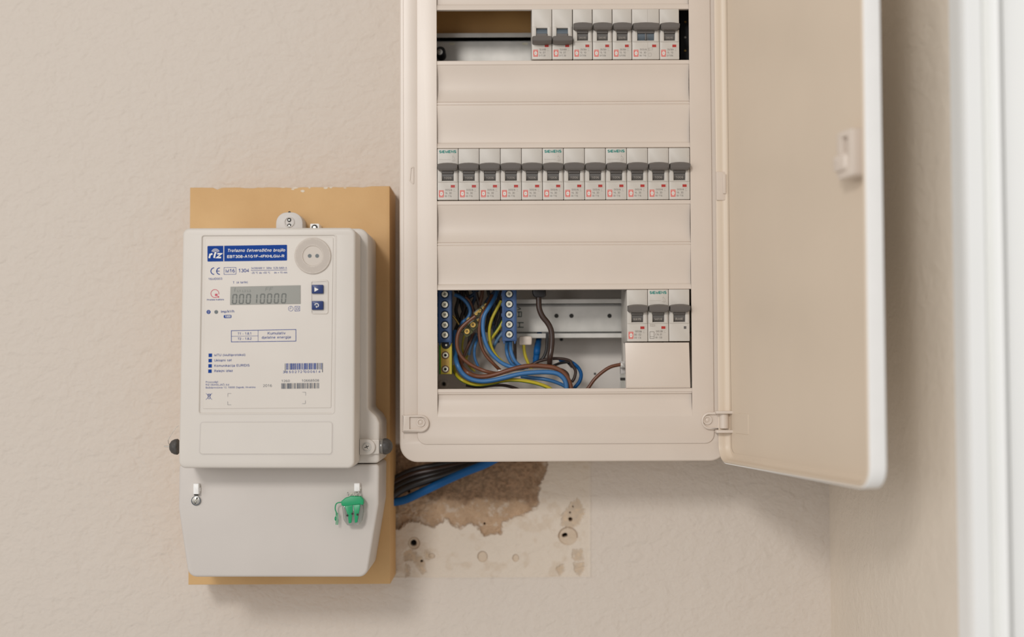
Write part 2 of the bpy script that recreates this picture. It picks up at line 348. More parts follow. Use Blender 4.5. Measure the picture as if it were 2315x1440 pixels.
def build_wall():
    # dense patch of bare plaster below the cabinet inside a large wall
    Z = lambda x, y: (880+x/3.131, 880+y/3.131)
    px0, px1, py0, py1 = 880., 1360., 1000., 1325.
    nx, ny = 421, 286
    gx, gy = np.meshgrid(np.linspace(px0, px1, nx), np.linspace(py0, py1, ny), indexing='ij')
    wx = gx+(fbm(gx/14, gy/14, 3)-.5)*16; wy = gy+(fbm(gx/14, gy/14, 9)-.5)*16
    bare = [Z(*p) for p in [(-60, 350), (-60, 1000), (70, 985), (130, 925), (190, 925), (260, 978), (320, 965), (400, 922), (500, 990), (560, 950), (620, 965), (690, 1040), (780, 1015), (815, 935), (900, 895), (970, 885), (1040, 845), (1060, 700), (1105, 600), (1110, 350)]]
    d1 = inpoly_dist(wx, wy, bare); m1 = sstep(-3.5, 3.5, d1+(fbm(gx/4, gy/4, 77)-.5)*7)
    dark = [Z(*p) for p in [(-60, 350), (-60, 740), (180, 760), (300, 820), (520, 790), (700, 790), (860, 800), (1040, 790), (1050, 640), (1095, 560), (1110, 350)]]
    d2 = inpoly_dist(gx+(fbm(gx/30, gy/30, 5)-.5)*40, gy+(fbm(gx/30, gy/30, 8)-.5)*46, dark); m2 = sstep(-9, 12, d2)*m1  # darker brown plaster, with the shade under the cabinet painted into it
    n1 = fbm(gx/22, gy/22, 21); n2 = fbm(gx/6, gy/6, 31); n3 = fbm(gx/60, gy/60, 41)
    patch = inpoly_dist(gx, gy, [(860, 900), (1334, 900), (1334, 1304), (860, 1306)]); mp = sstep(-2, 2, patch)
    base = np.array(srgb(215, 204, 192)[:3]); pc = np.array(srgb(218, 205, 189)[:3])
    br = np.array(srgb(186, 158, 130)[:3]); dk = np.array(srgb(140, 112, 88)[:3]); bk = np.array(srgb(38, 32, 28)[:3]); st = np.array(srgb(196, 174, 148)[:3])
    c = base[None, None, :]*(1-mp[..., None])+pc*mp[..., None]
    def mixin(c, col, mm): return c*(1-mm[..., None])+col*mm[..., None]
    c = mixin(c, st, .35*sstep(.52, .75, n1)*mp)
    brm = br*(.8+.42*n1[..., None]); c = mixin(c, np.clip(brm, 0, 1), m1)
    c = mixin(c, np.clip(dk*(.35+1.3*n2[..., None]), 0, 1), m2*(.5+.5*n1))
    c = mixin(c, pc*.95, sstep(.52, .78, fbm(gx/11, gy/11, 55))*m1*(1-m2)*.55)
    hz = -m1*.0045+(n2-.5)*.0022*m1+(n1-.5)*.003*m1
    hz = hz+np.exp(-(patch/2.5)**2)*.0006
    for pts in ([(1270, 830), (1335, 765), (1385, 850), (1345, 960), (1290, 990), (1225, 960), (1222, 890)],
                [(1300, 1135), (1360, 1135), (1375, 1200), (1330, 1215), (1300, 1200)], [(1310, 1230), (1385, 1225), (1380, 1290), (1345, 1320), (1320, 1290)],
                [(100, 1150), (150, 1130), (240, 1200), (262, 1290), (240, 1310), (170, 1210), (110, 1210)], [(115, 1240), (140, 1240), (150, 1310), (115, 1330)],
                [(1185, 1260), (1235, 1240), (1230, 1300), (1205, 1320)], [(255, 1140), (285, 1150), (285, 1210), (258, 1200)]):
        dd = inpoly_dist(wx*.5+gx*.5, wy*.5+gy*.5, [Z(*p) for p in pts]); dd = dd+(fbm(gx/3.5, gy/3.5, 66)-.5)*7; mm = sstep(-2, 3, dd)
        c = mixin(c, st*(.62+.7*n2[..., None]), mm*(.45+.6*n2)); hz = hz-mm*.0013-np.exp(-(dd/1.5)**2)*.0006*(dd < 2)
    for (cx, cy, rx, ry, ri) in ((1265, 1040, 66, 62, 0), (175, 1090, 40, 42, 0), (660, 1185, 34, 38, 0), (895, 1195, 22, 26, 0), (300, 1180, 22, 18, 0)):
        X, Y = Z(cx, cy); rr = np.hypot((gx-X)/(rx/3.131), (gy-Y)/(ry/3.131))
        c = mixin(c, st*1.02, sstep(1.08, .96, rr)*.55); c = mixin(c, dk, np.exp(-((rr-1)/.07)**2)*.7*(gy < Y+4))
        hz = hz-sstep(1.05, .9, rr)*.0014
    for (cx, cy, r) in ((172, 1088, 21), (1247, 1034, 13), (1236, 1038, 12), (1280, 875, 6), (1300, 832, 5), (1282, 925, 14), (675, 955, 8), (135, 720, 10), (228, 1218, 9)):
        X, Y = Z(cx, cy); rr = np.hypot(wx*.3+gx*.7-X, wy*.3+gy*.7-Y)/(r/3.131); c = mixin(c, bk if r > 12 and cy > 1000 else dk*.5, sstep(1.15, .8, rr)); hz = hz-sstep(1.1, .8, rr)*.006
    edge = np.minimum(np.minimum(gx-px0, px1-gx), np.minimum(gy-py0, py1-gy)); hz = hz*sstep(0, 8, edge); hz = np.minimum(hz, .0012)
    c = mixin(c, base, 1-sstep(0, 8, edge))
    verts = []; cols = []
    for i in range(nx):
        for j in range(ny):
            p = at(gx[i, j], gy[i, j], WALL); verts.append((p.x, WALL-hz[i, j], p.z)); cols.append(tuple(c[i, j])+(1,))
    faces = [(i*ny+j, (i+1)*ny+j, (i+1)*ny+j+1, i*ny+j+1) for i in range(nx-1) for j in range(ny-1)]
    # flat surround out to the room limits
    P4 = lambda i, j: (verts[i*ny+j][0], verts[i*ny+j][2])
    X0, X1, ZB, ZT = -1.6, CORNER_X, Z0-1.5, Z0+1.1
    a, b_, c_, d = P4(0, 0), P4(nx-1, 0), P4(nx-1, ny-1), P4(0, ny-1)
    for quad in ([(X0, ZT), (X1, ZT), b_, a], [b_, (X1, ZT), (X1, ZB), c_], [d, c_, (X1, ZB), (X0, ZB)], [(X0, ZT), a, d, (X0, ZB)]):
        k0 = len(verts)
        for q in quad: verts.append((q[0], WALL, q[1])); cols.append(tuple(base)+(1,))
        faces.append((k0, k0+1, k0+2, k0+3))
    me = bpy.data.meshes.new('wall_back'); me.from_pydata(verts, [], faces); me.update()
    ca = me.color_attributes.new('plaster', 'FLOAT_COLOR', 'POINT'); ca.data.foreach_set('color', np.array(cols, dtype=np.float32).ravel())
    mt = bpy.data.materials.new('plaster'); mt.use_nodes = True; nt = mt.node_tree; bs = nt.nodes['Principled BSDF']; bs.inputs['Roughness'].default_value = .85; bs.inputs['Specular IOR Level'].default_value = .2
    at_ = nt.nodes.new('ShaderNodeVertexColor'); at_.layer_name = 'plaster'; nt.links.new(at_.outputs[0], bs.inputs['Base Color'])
    wall_bump(nt, bs); me.materials.append(mt)
    bmn = bmesh.new(); bmn.from_mesh(me)
    bmesh.ops.reverse_faces(bmn, faces=[f for f in bmn.faces if f.normal.y > 0])
    bmn.to_mesh(me); bmn.free(); me.shade_smooth()
    o = bpy.data.objects.new('wall_back', me); COL.objects.link(o); struct(o); return o
def wall_bump(nt, bs, k=1.0):
    g = nt.nodes.new('ShaderNodeNewGeometry'); mp = nt.nodes.new('ShaderNodeMapping'); mp.inputs['Scale'].default_value = (1, 1, 1.3); mp.inputs['Rotation'].default_value = (0, .5, 0)
    nt.links.new(g.outputs['Position'], mp.inputs[0]); last = None
    for sc, dist, det in ((60, .0024*k, 3), (190, .0011*k, 3)):
        n = nt.nodes.new('ShaderNodeTexNoise'); n.inputs['Scale'].default_value = sc; n.inputs['Detail'].default_value = det; n.inputs['Distortion'].default_value = .6
        nt.links.new(mp.outputs[0], n.inputs['Vector']); b = nt.nodes.new('ShaderNodeBump'); b.inputs['Strength'].default_value = .8; b.inputs['Distance'].default_value = dist
        nt.links.new(n.outputs['Fac'], b.inputs['Height'])
        if last: nt.links.new(last.outputs[0], b.inputs['Normal'])
        last = b
    nt.links.new(last.outputs[0], bs.inputs['Normal'])
CORNER_X = at(1872, 900, WALL).x
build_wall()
mt = mat('side_wall_paint', srgb(232, 220, 204), .85, spec=.2, noise=.03, nscale=10); wall_bump(mt.node_tree, mt.node_tree.nodes['Principled BSDF'], .6)
mb = MB(); box(mb, CORNER_X, CORNER_X+.1, -.2545, WALL+.1, Z0-1.5, Z0+1.1, 'side_wall_paint'); struct(mb.build('wall_right', smooth=False))
# white door casing on the right wall: stepped profile in plan (x, y), swept upright
def sweep_plan(plan, z0, z1, mt, name):
    mb = MB(); k = mb.mi(mt); a = [mb.bm.verts.new((x, y, z0)) for x, y in plan]; b = [mb.bm.verts.new((x, y, z1)) for x, y in plan]
    for i in range(len(plan)): mb.face([a[i], a[(i+1) % len(plan)], b[(i+1) % len(plan)], b[i]], k)
    mb.face(a, k); mb.face(b, k); return mb.build(name, angle=50)
YF_ = -.285
X_ = lambda px: at(px, 720, YF_).x
plan = [(CORNER_X, YF_+.012), (CORNER_X-.0006, YF_+.004), (CORNER_X+.0006, YF_), (X_(2229), YF_), (X_(2234), YF_+.006), (X_(2246), YF_+.006), (X_(2251), YF_-.003), (X_(2262), YF_-.005), (X_(2272), YF_-.003), (X_(2276), YF_+.004), (X_(2279), YF_+.004), (X_(2279), YF_+.03), (CORNER_X, YF_+.03)]
struct(sweep_plan(plan, Z0-1.5, Z0+1.1, 'white_paint', 'trim_1'))
mb = MB(); box(mb, X_(2280), X_(2280)+.8, YF_+.002, YF_+.03, Z0-1.5, Z0+1.1, 'white_paint', .0008); struct(mb.build('door_1'))

# ------------------------------------------------------------------ mounting board
YB = .05
def build_board():
    x0, x1, z0, z1 = rectpx(427.5, 881.5, 423, 1321, YB)
    mb = MB(); n = 44; top = []
    rnd = random.Random(2)
    for i in range(n+1):
        t = i/n; j = 0
        if .12 < t < .92: j = -abs(rnd.gauss(0, 1))*.0005*(1 if t > .45 else .5)
        top.append((x1+(x0-x1)*t, z1+j+(.0006 if t < .1 else 0)))
    poly = [(x0, z0), (x1, z0)]+top
    slab(mb, poly, YB, WALL-.0006, 'board_wood', .0007, 2)
    for (a, b, w, h) in ((662, 428, 4, 1.5), (684, 432, 5, 3), (736, 425, 5, 2.5), (748, 424, 3, 2), (700, 424.5, 3, 1.5), (780, 425, 4, 1.2), (668, 425, 6, 1.5), (640, 424, 5, 1)):
        p = at(a, b, YB); mb2 = [(p.x+w*U*math.cos(k)*random.uniform(.7, 1.2), p.z+h*U*math.sin(k)*random.uniform(.7, 1.2)) for k in [i*.7 for i in range(9)]]
        sheet(mb, mb2, YB-.0001, 'chipped')
    o = mb.build('mounting_board')
    tag(o, 'yellow-brown wooden board fixed to the wall behind the electricity meter', 'board')
build_board()

# ------------------------------------------------------------------ electricity meter
YC, YH = -.056, -.017      # front cover face, housing face
def build_meter():
    o0 = at(630, 1305, YB)
    R = empty('electricity_meter', 'pale grey electricity meter with small display on the wooden board', 'electricity meter', (o0.x, YB, o0.z))
    mb = MB()
    P = polypx([(417, 1048), (417, 517), (832, 516), (832, 924), (840, 932), (850, 940), (857.5, 956), (857.5, 1047)], YH)
    slab(mb, rpoly(P, [.0032, .006, .008, .012, .01, .012, .006, .0032], 5), YH, YB-.0005, 'meter_plastic', .0022, 3)
    # lower step where the housing widens
    mb.build('housing', R)
    mb = MB()
    P = polypx([(404, 1049.5), (857, 1049.5), (856, 1140), (829, 1305), (425, 1305), (402.5, 1150)], YH)
    slab(mb, rpoly(P, [.0032, .0032, .006, .008, .008, .006], 6), YH+.001, YB-.0005, 'meter_grey', .0022, 3)
    mb.build('terminal_cover', R)
    # front cover with the framed recess
    mb = MB()
    P = polypx([(413, 515.5), (803.5, 514.5), (801.5, 1059), (403.5, 1058.5)], YC)
    win = polypx([(458.5, 534.5), (757, 533.5), (752.5, 932), (452, 933)], YC)
    pan = polypx([(452, 953), (753.5, 952), (752.5, 1028.5), (449.5, 1028.5)], YC)
    rp = rpoly(P, .0055, 6)
    slab(mb, rp, YC, YH-.0003, 'meter_plastic', .0022, 3, holes=[rpoly(win, .0012, 3)], hprof=[(.0009, YC), (.0005, YC+.0004), (0, YC+.0009), (0, YC+.004)], back=False)
    slab(mb, offs(ccw(rpoly(win, .0012, 3)), -.0006), YC+.0009, YC+.004, 'meter_plastic', 0, 1)
    bd = offs(ccw(rpoly(win, .0012, 3)), -.0016); slab(mb, bd, YC-.0003, YC+.001, 'meter_plastic', .0003, 2, holes=[offs(bd, .0009)])
    rp2 = rpoly(pan, .003, 6)
    frame(mb, offs(ccw(rp2), 0), .0006, YC-.00012, 'meter_grey')
    slab(mb, offs(ccw(rp2), .0006), YC-.0004, YC+.001, 'meter_plastic', .0004, 1)
    mb.build('front_cover', R)
    # name plate with everything printed on it
    YP = YC+.0004
    A = lambda x, y: xz(455+x/7.2, 530+y/7.2, YP)
    B = lambda x, y: xz(455+x/6.858, 730+y/6.858, YP)
    yt = YP-.00015
    mb = MB()
    plate = rpoly(polypx([(464, 538), (753.5, 537), (748.5, 922), (458.5, 924)], YP), .0008, 2)
    slab(mb, plate, YP, YP+.0011, 'plate_paper', .0002, 1)
    q = 1/7.2*U*.95; cap = lambda v: v*q; q8 = 1/6.858*U*.95
    def T(s, x0, x1, y0, y1, c, m='print_blue', bold=.012, shear=0, f=A, qq=q, yy=yt): text(mb, s, f(x0, y0), f(x1, y1), c*qq, yy, m, bold, shear)
    hd = rpoly([A(101, 188), A(1397, 168), A(1397, 425), A(101, 442)], .0006, 3); sheet(mb, hd, yt+.00005, 'print_blue')
    yw = yt-.0001
    sheet(mb, [A(361, 184), A(374, 184), A(374, 438), A(361, 438)], yw, 'plate_paper')
    T('Trofazno četverožično brojilo', 424, 1362, 284, 276, 46, 'print_white', .018, .25, yy=yw)
    T('EBT308-A1G1F-4FKHLGM-R', 424, 1352, 382, 372, 42, 'print_white', .03, yy=yw)
    T('rız', 124, 322, 386, 380, 100, 'print_white', .058, .22, yy=yw)
    c0 = A(232, 300)
    sheet(mb, circ(c0[0], c0[1], cap(17), 14), yw-.00005, 'print_white')
    def arc(c, r0, r1, a0, a1, m, y, n=16):
        pts = [(c[0]+r1*math.cos(a0+(a1-a0)*i/n), c[1]+r1*math.sin(a0+(a1-a0)*i/n)) for i in range(n+1)]
        pin = [(c[0]+r0*math.cos(a0+(a1-a0)*i/n), c[1]+r0*math.sin(a0+(a1-a0)*i/n)) for i in range(n+1)]
        for i in range(n): sheet(mb, [pts[i], pts[i+1], pin[i+1], pin[i]], y, m)
    for r in (34, 50, 66): arc(c0, cap(r-4), cap(r+3), .35, 2.8, 'print_white', yw)
    # CE, M16, 1304
    cc = A(210, 597); arc(cc, cap(46), cap(60), math.pi/2, 3*math.pi/2, 'print_blue', yt)
    cc = A(303, 597); arc(cc, cap(46), cap(60), math.pi/2, 3*math.pi/2, 'print_blue', yt); line(mb, A(250, 597), A(298, 597), cap(13), yt, 'print_blue')
    frame(mb, [A(368, 536), A(568, 534), A(568, 650), A(368, 654)], cap(6), yt, 'print_blue')
    T('M16', 398, 545, 620, 617, 54); T('1304', 606, 776, 616, 612, 54)
    T('16MID003', 116, 340, 742, 736, 34, bold=.0)
    T('3×230/400 V  50Hz  0,25-5(60) A', 812, 1392, 564, 558, 30, bold=0); line(mb, A(808, 585), A(1396, 578), cap(6), yt, 'print_blue')
    T('-25 °C do +55 °C    tm = 15 min', 812, 1398, 640, 633, 30, bold=0)
    T('T  (4 tarife)', 516, 755, 800, 792, 34, bold=0)
    # quality mark
    cq = A(222, 962); arc(cq, cap(60), cap(70), -.2, 5.3, 'print_red', yt, 40)
    sheet(mb, [A(224, 965), A(264, 965), A(264, 1002), A(224, 1002)], yt, 'print_red'); sheet(mb, [A(265, 1003), A(290, 1003), A(290, 1030), A(265, 1030)], yt, 'print_red')
    T('Hrvatska kvaliteta', 92, 368, 1074, 1070, 24)
    cI = A(119, 1262); sheet(mb, circ(cI[0], cI[1], cap(33), 20), yt, 'print_blue'); frame(mb, circ(cI[0], cI[1], cap(15), 14, cap(19)), cap(4), yw, 'plate_paper')
    cI = A(244, 1262); sheet(mb, circ(cI[0], cI[1], cap(31), 20), yt, 'dark_dot')
    T('Imp/kWh', 322, 538, 1275, 1270, 40, bold=.005)
    sheet(mb, rpoly([A(366, 1310), A(492, 1308), A(492, 1360), A(366, 1362)], .0009, 4), yt, 'print_blue'); T('1000', 386, 478, 1352, 1350, 34, 'print_white', .02, yy=yw)
    cI = A(1458, 1208); frame(mb, circ(cI[0], cI[1], cap(42), 26), cap(5), yt, 'print_blue'); line(mb, A(1458, 1212), A(1458, 1175), cap(5), yt, 'print_blue'); line(mb, A(1432, 1210), A(1460, 1210), cap(5), yt, 'print_blue')
    frame(mb, [A(1522, 1168), A(1606, 1167), A(1606, 1248), A(1522, 1250)], cap(6), yt, 'print_blue'); frame(mb, [A(1545, 1190), A(1586, 1190), A(1586, 1228), A(1545, 1229)], cap(6), yt, 'print_blue')
    # tariff table
    frame(mb, [B(463, 116), B(1472, 98), B(1472, 286), B(463, 299)], cap(9), yt, 'print_blue'); line(mb, B(881, 108), B(881, 292), cap(5), yt, 'print_blue'); line(mb, B(466, 208), B(881, 200), cap(5), yt, 'print_blue')
    TB = lambda s, x0, x1, y0, y1, c, m='print_blue', bold=.012: T(s, x0, x1, y0, y1, c, m, bold, 0, B, q8)
    TB('T1 - 1.8.1', 566, 778, 184, 180, 34); TB('T2 - 1.8.2', 566, 778, 264, 260, 34); TB('Kumulativ', 1030, 1304, 180, 175, 40, bold=.006); TB('djelatne energije', 938, 1392, 244, 237, 38, bold=.006)
    for i, (s, x1) in enumerate((('MTU (Multiprotokol)', 682), ('Uklopni sat', 472), ('Komunikacija EURIDIS', 748), ('Relejni izlaz', 486))):
        y = 502+i*82; sheet(mb, [B(114-i*2, y-27), B(168-i*2, y-28), B(168-i*2, y+27), B(114-i*2, y+28)], yt, 'print_blue'); TB(s, 203, x1, y+14, y+8, 35, bold=.008)
    # bar codes
    rb = random.Random(7)
    def bars(x0, x1, yt0, yb0, dy, m, tall=()):
        x = x0; i = 0
        while x < x1:
            w_ = rb.choice((5, 6, 9, 14)); mm = m if rb.random() < .8 else 'print_dark' if m == 'print_blue' else 'ink_faint'
            sheet(mb, [B(x, yt0-dy*(x-x0)), B(min(x+w_, x1), yt0-dy*(x-x0)), B(min(x+w_, x1), yb0-dy*(x-x0)+(45 if any(abs(x-t) < 9 for t in tall) else 0)), B(x, yb0-dy*(x-x0)+(45 if any(abs(x-t) < 9 for t in tall) else 0))], yt, mm)
            x += w_+rb.choice((4, 5, 7, 11)); i += 1
    bars(1297, 1885, 628, 726, .012, 'print_blue', (1300, 1585, 1878))
    text_items = list('3850272000614'); xs_ = [1267, 1314, 1362, 1406, 1450, 1494, 1537, 1604, 1648, 1692, 1736, 1778, 1820]
    for ch, x in zip(text_items, xs_): TB(ch, x, x+(26 if ch != '1' else 15), 778-(x-1267)*.012, 778-(x-1267)*.012, 34)
    TB('1260', 1243, 1372, 918, 915, 34, 'print_dark', 0); TB('10668508', 1557, 1825, 914, 909, 36, 'print_dark', 0)
    bars(1241, 1825, 936, 1022, .012, 'print_dark'); TB('2016', 958, 1095, 992, 990, 38, 'print_dark', -.004)
    TB('Proizvođač:', 70, 270, 930, 928, 26, bold=0); TB('RIZ-ODAŠILJAČI d.d.', 70, 438, 972, 970, 26, bold=0); TB('Božidarevićeva 13, 10000 Zagreb, Hrvatska', 70, 838, 1016, 1008, 26, bold=0)
    # crossed-out bin
    line(mb, B(72, 1090), B(168, 1190), cap(5), yt, 'print_blue'); line(mb, B(168, 1090), B(72, 1190), cap(5), yt, 'print_blue')
    frame(mb, [B(100, 1115), B(146, 1115), B(138, 1178), B(106, 1178)], cap(6), yt, 'print_blue'); frame(mb, circ(*B(123, 1108), cap(27), 16, cap(11)), cap(6), yt, 'print_blue')
    for (x, y, sx, sy) in ((413, 1094, 1, 1), (411, 1270, 1, -1), (1619, 1074, -1, 1), (1616, 1252, -1, -1)):
        line(mb, B(x, y), B(x+52*sx, y), cap(4), yt, 'print_dark'); line(mb, B(x, y), B(x, y+52*sy), cap(4), yt, 'print_dark')
    mb.build('nameplate', R)
    # display
    mb = MB(); L = [A(477, 852), A(1616, 828), A(1616, 1130), A(470, 1146)]
    slab(mb, L, YP-.0004, YP+.0002, 'lcd', .0001, 1); yl = YP-.0005
    text_ = lambda s, x0, x1, y0, y1, c, m, bold=0, shear=0: text(mb, s, A(x0, y0), A(x1, y1), c*q, yl, m, bold, shear)
    def seg7(x, y, on):
        wd, h = 62, 146; sk = lambda a, b: A(x+a+(h-b)*.07, y+b-a*.012)
        S_ = {'a': (3, 0, wd-3, 0), 'b': (wd, 4, wd, h/2-5), 'c': (wd, h/2+5, wd, h-4), 'd': (3, h, wd-3, h), 'e': (0, h/2+5, 0, h-4), 'f': (0, 4, 0, h/2-5)}
        for k in on: a, b, c, d = S_[k]; line(mb, sk(a, b), sk(c, d), 19*q, yl, 'lcd_ink')
    for i, x in enumerate((510, 620, 733, 838, 962, 1075, 1190, 1308)):
        seg7(x, 980-i*1.8, 'bc' if i == 3 else 'abcdef')
    text_('I', 536, 548, 932, 932, 66, 'lcd_faint', 0, .2); text_('L1 L2 L3', 590, 808, 938, 936, 34, 'lcd_faint', .01); text_('FF', 1042, 1160, 920, 917, 58, 'lcd_faint', 0, .2)
    mb.build('display', R)
    # optical port
    cxp, czp = A(1817, 350); rr = 300*q
    mb = MB(); lathe(mb, (cxp, YP, czp), [(rr, .0006), (rr, -.0008), (rr-.0006, -.0014), (168*q, -.0014), (160*q, -.0006), (.00001, -.0006)], 'port', 48)
    kd = mb.mi('port_dark'); n = 0
    for i in range(-40, 41):
        for j in range(-30, 31):
            x = i*.00052+(j % 2)*.00026; z = j*.00072; d = math.hypot(x, z)
            if 178*q < d < rr-.0011:
                sheet(mb, [(cxp+x-.00014, czp+z-.00024), (cxp+x+.00004, czp+z-.00024), (cxp+x+.00018, czp+z+.00022), (cxp+x, czp+z+.00022)], YP-.00148, 'port_dark')
    for x, m_ in ((1767, 'dark_dot'), (1888, 'dark_dot')): p = A(x, 350); sheet(mb, circ(p[0], p[1], 32*q, 20), YP-.0007, m_)
    mb.build('optical_port', R)
    # button tray and buttons
    mb = MB(); slab(mb, rpoly([A(1785, 752), A(2075, 738), A(2070, 1300), A(1790, 1300)], .0022, 5), YP-.0006, YP+.0002, 'plate_paper', .0005, 2, holes=[rpoly([A(1770, 772), A(2048, 765), A(2046, 1276), A(1770, 1278)], .0016, 5)], hbev=.0001)
    mb.build('button_surround', R)
    for k, y in enumerate((893, 1156)):
        mb = MB(); c = A(1897, y); hw, hh = 94*q, 72*q
        slab(mb, rrect(c[0]-hw, c[0]+hw, c[1]-hh, c[1]+hh, .0007, 4), YP-.0026, YP, 'navy', .0006, 2); yb_ = YP-.00268
        if k == 0: sheet(mb, [A(1850, 862), A(1918, 898), A(1850, 936)], yb_, 'print_white')
        else:
            arc((A(1886, 1156)), 24*q, 35*q, -1.4, 3.1, 'print_white', yb_, 22); sheet(mb, [A(1872, 1162), A(1908, 1186), A(1878, 1196)], yb_, 'print_white')
        o = mb.build('button', R); o['label'] = 'navy button with a white arrow' if k == 0 else 'navy button with a white curled return arrow'
    # top hanger and screws
    YK = .028
    mb = MB(); x0, x1, z0, z1 = rectpx(624, 684, 480, 530, YK)
    c1 = at(654, 497, YK); slab(mb, rpoly(rect(x0, x1, z0, z1), [0, 0, .010, .010], 8), YK, YB-.0005, 'hanger_grey', .0006, 2)
    lathe(mb, (c1.x, YK, c1.z-.002), [(.0048, .0002), (.0044, -.0012), (.0038, -.0012), (.0034, -.0002), (.0001, -.0002)], 'hanger_grey', 28)
    for y in (497.5, 510): p = at(654, y, YK); lathe(mb, (p.x, YK-.0004, p.z), [(.0018, .0004), (.0017, -.0003), (.0001, -.0003)], 'dark_slot', 16); lathe(mb, (p.x, YK-.0008, p.z), [(.0007, 0), (.0006, -.0002), (.0001, -.0002)], 'steel', 12)
    p = at(654, 480, YK); lathe(mb, (p.x, YK+.001, p.z), [(.0012, .0004), (.0011, -.0006), (.0001, -.0006)], 'dark_slot', 12)
    mb.build('hanging_tab', R)
    mb = MB(); p = at(709, 513, YK); slab(mb, rrect(p.x-.004, p.x+.004, p.z-.005, p.z+.0035, .001), YK+.006, YB-.0005, 'white_plastic', .0005, 2)
    lathe(mb, (p.x, YK+.006, p.z), [(.0028, .0002), (.0026, -.0008), (.0001, -.0008)], 'dark_slot', 18); lathe(mb, (p.x, YK+.005, p.z), [(.0014, .0002), (.0013, -.0005), (.0001, -.0005)], 'steel', 14)
    mb.build('mounting_screw', R)
    # lug on the right side
    YL = YH-.006
    mb = MB(); x0, x1, z0, z1 = rectpx(812.5, 848, 993, 1028, YL)
    slab(mb, rpoly(rect(x0, x1, z0, z1), [0, .0065, .0065, 0], 8), YL, YH+.003, 'meter_plastic', .0007, 2)
    x2 = at(857, 1010, YL+.003).x; slab(mb, rrect(x0, x2, z0+.0003, z1-.0003, .001), YL+.003, YH+.003, 'meter_plastic', .0008, 2); lug = mb.build('fixing_lug', R)
    mb = MB(); c = at(829, 1010.5, YL); lathe(mb, (c.x, YL, c.z), [(.0038, .0003), (.0037, -.0005), (.0031, -.0005), (.0029, .0004), (.0001, .0004)], 'steel', 28)
    line(mb, (c.x-.0018, c.z-.0006), (c.x+.0018, c.z+.0008), .0006, YL-.0001, 'dark_slot'); line(mb, (c.x-.0005, c.z+.0015), (c.x+.0007, c.z-.0014), .0005, YL-.0001, 'dark_slot')
    mb.build('screw', lug)
    # left lug, mostly hidden behind the cover
    mb = MB(); x0, x1, z0, z1 = rectpx(405, 420, 996, 1028, YL+.004); slab(mb, rrect(x0, x1, z0, z1, .001), YL+.004, YH+.012, 'meter_plastic', .0006, 2); mb.build('fixing_lug', R)
    # seal clips and the slotted screw of the terminal cover
    for (a, b, y0, y1) in ((438, 450, 1093, 1117), (801, 813.5, 1092, 1111)):
        mb = MB(); x0, x1, z0, z1 = rectpx(a, b, y0, y1, YH-.003); slab(mb, rrect(x0, x1, z0, z1, .0004, 2), YH-.0045, YH+.0015, 'white_plastic', .0005, 2)
        box(mb, x1-.0008, x1+.0006, YH-.002, YH+.0015, z0+.002, z1-.0035, 'white_plastic', .0002)
        mb.build('sealing_clip', R)
    mb = MB(); c = at(442.5, 1132, YH-.001); lathe(mb, (c.x, YH+.0012, c.z), [(.0041, .0004), (.0041, -.0014), (.0036, -.0016), (.0001, -.0016)], 'steel', 30)
    frame(mb, circ(c.x, c.z, .00385, 30), .0005, YH-.0005, 'print_dark'); line(mb, (c.x-.0007, c.z-.0024), (c.x+.0012, c.z+.0028), .0011, YH-.00055, 'dark_slot'); line(mb, (c.x-.0004, c.z-.0016), (c.x+.0006, c.z+.0012), .0005, YH-.0006, 'pale_metal')
    slab(mb, rrect(c.x-.0015, c.x+.0015, c.z+.0042, c.z+.0062, .0004), YH-.0008, YH+.0012, 'dark_slot')
    mb.build('slotted_screw', R)
build_meter()

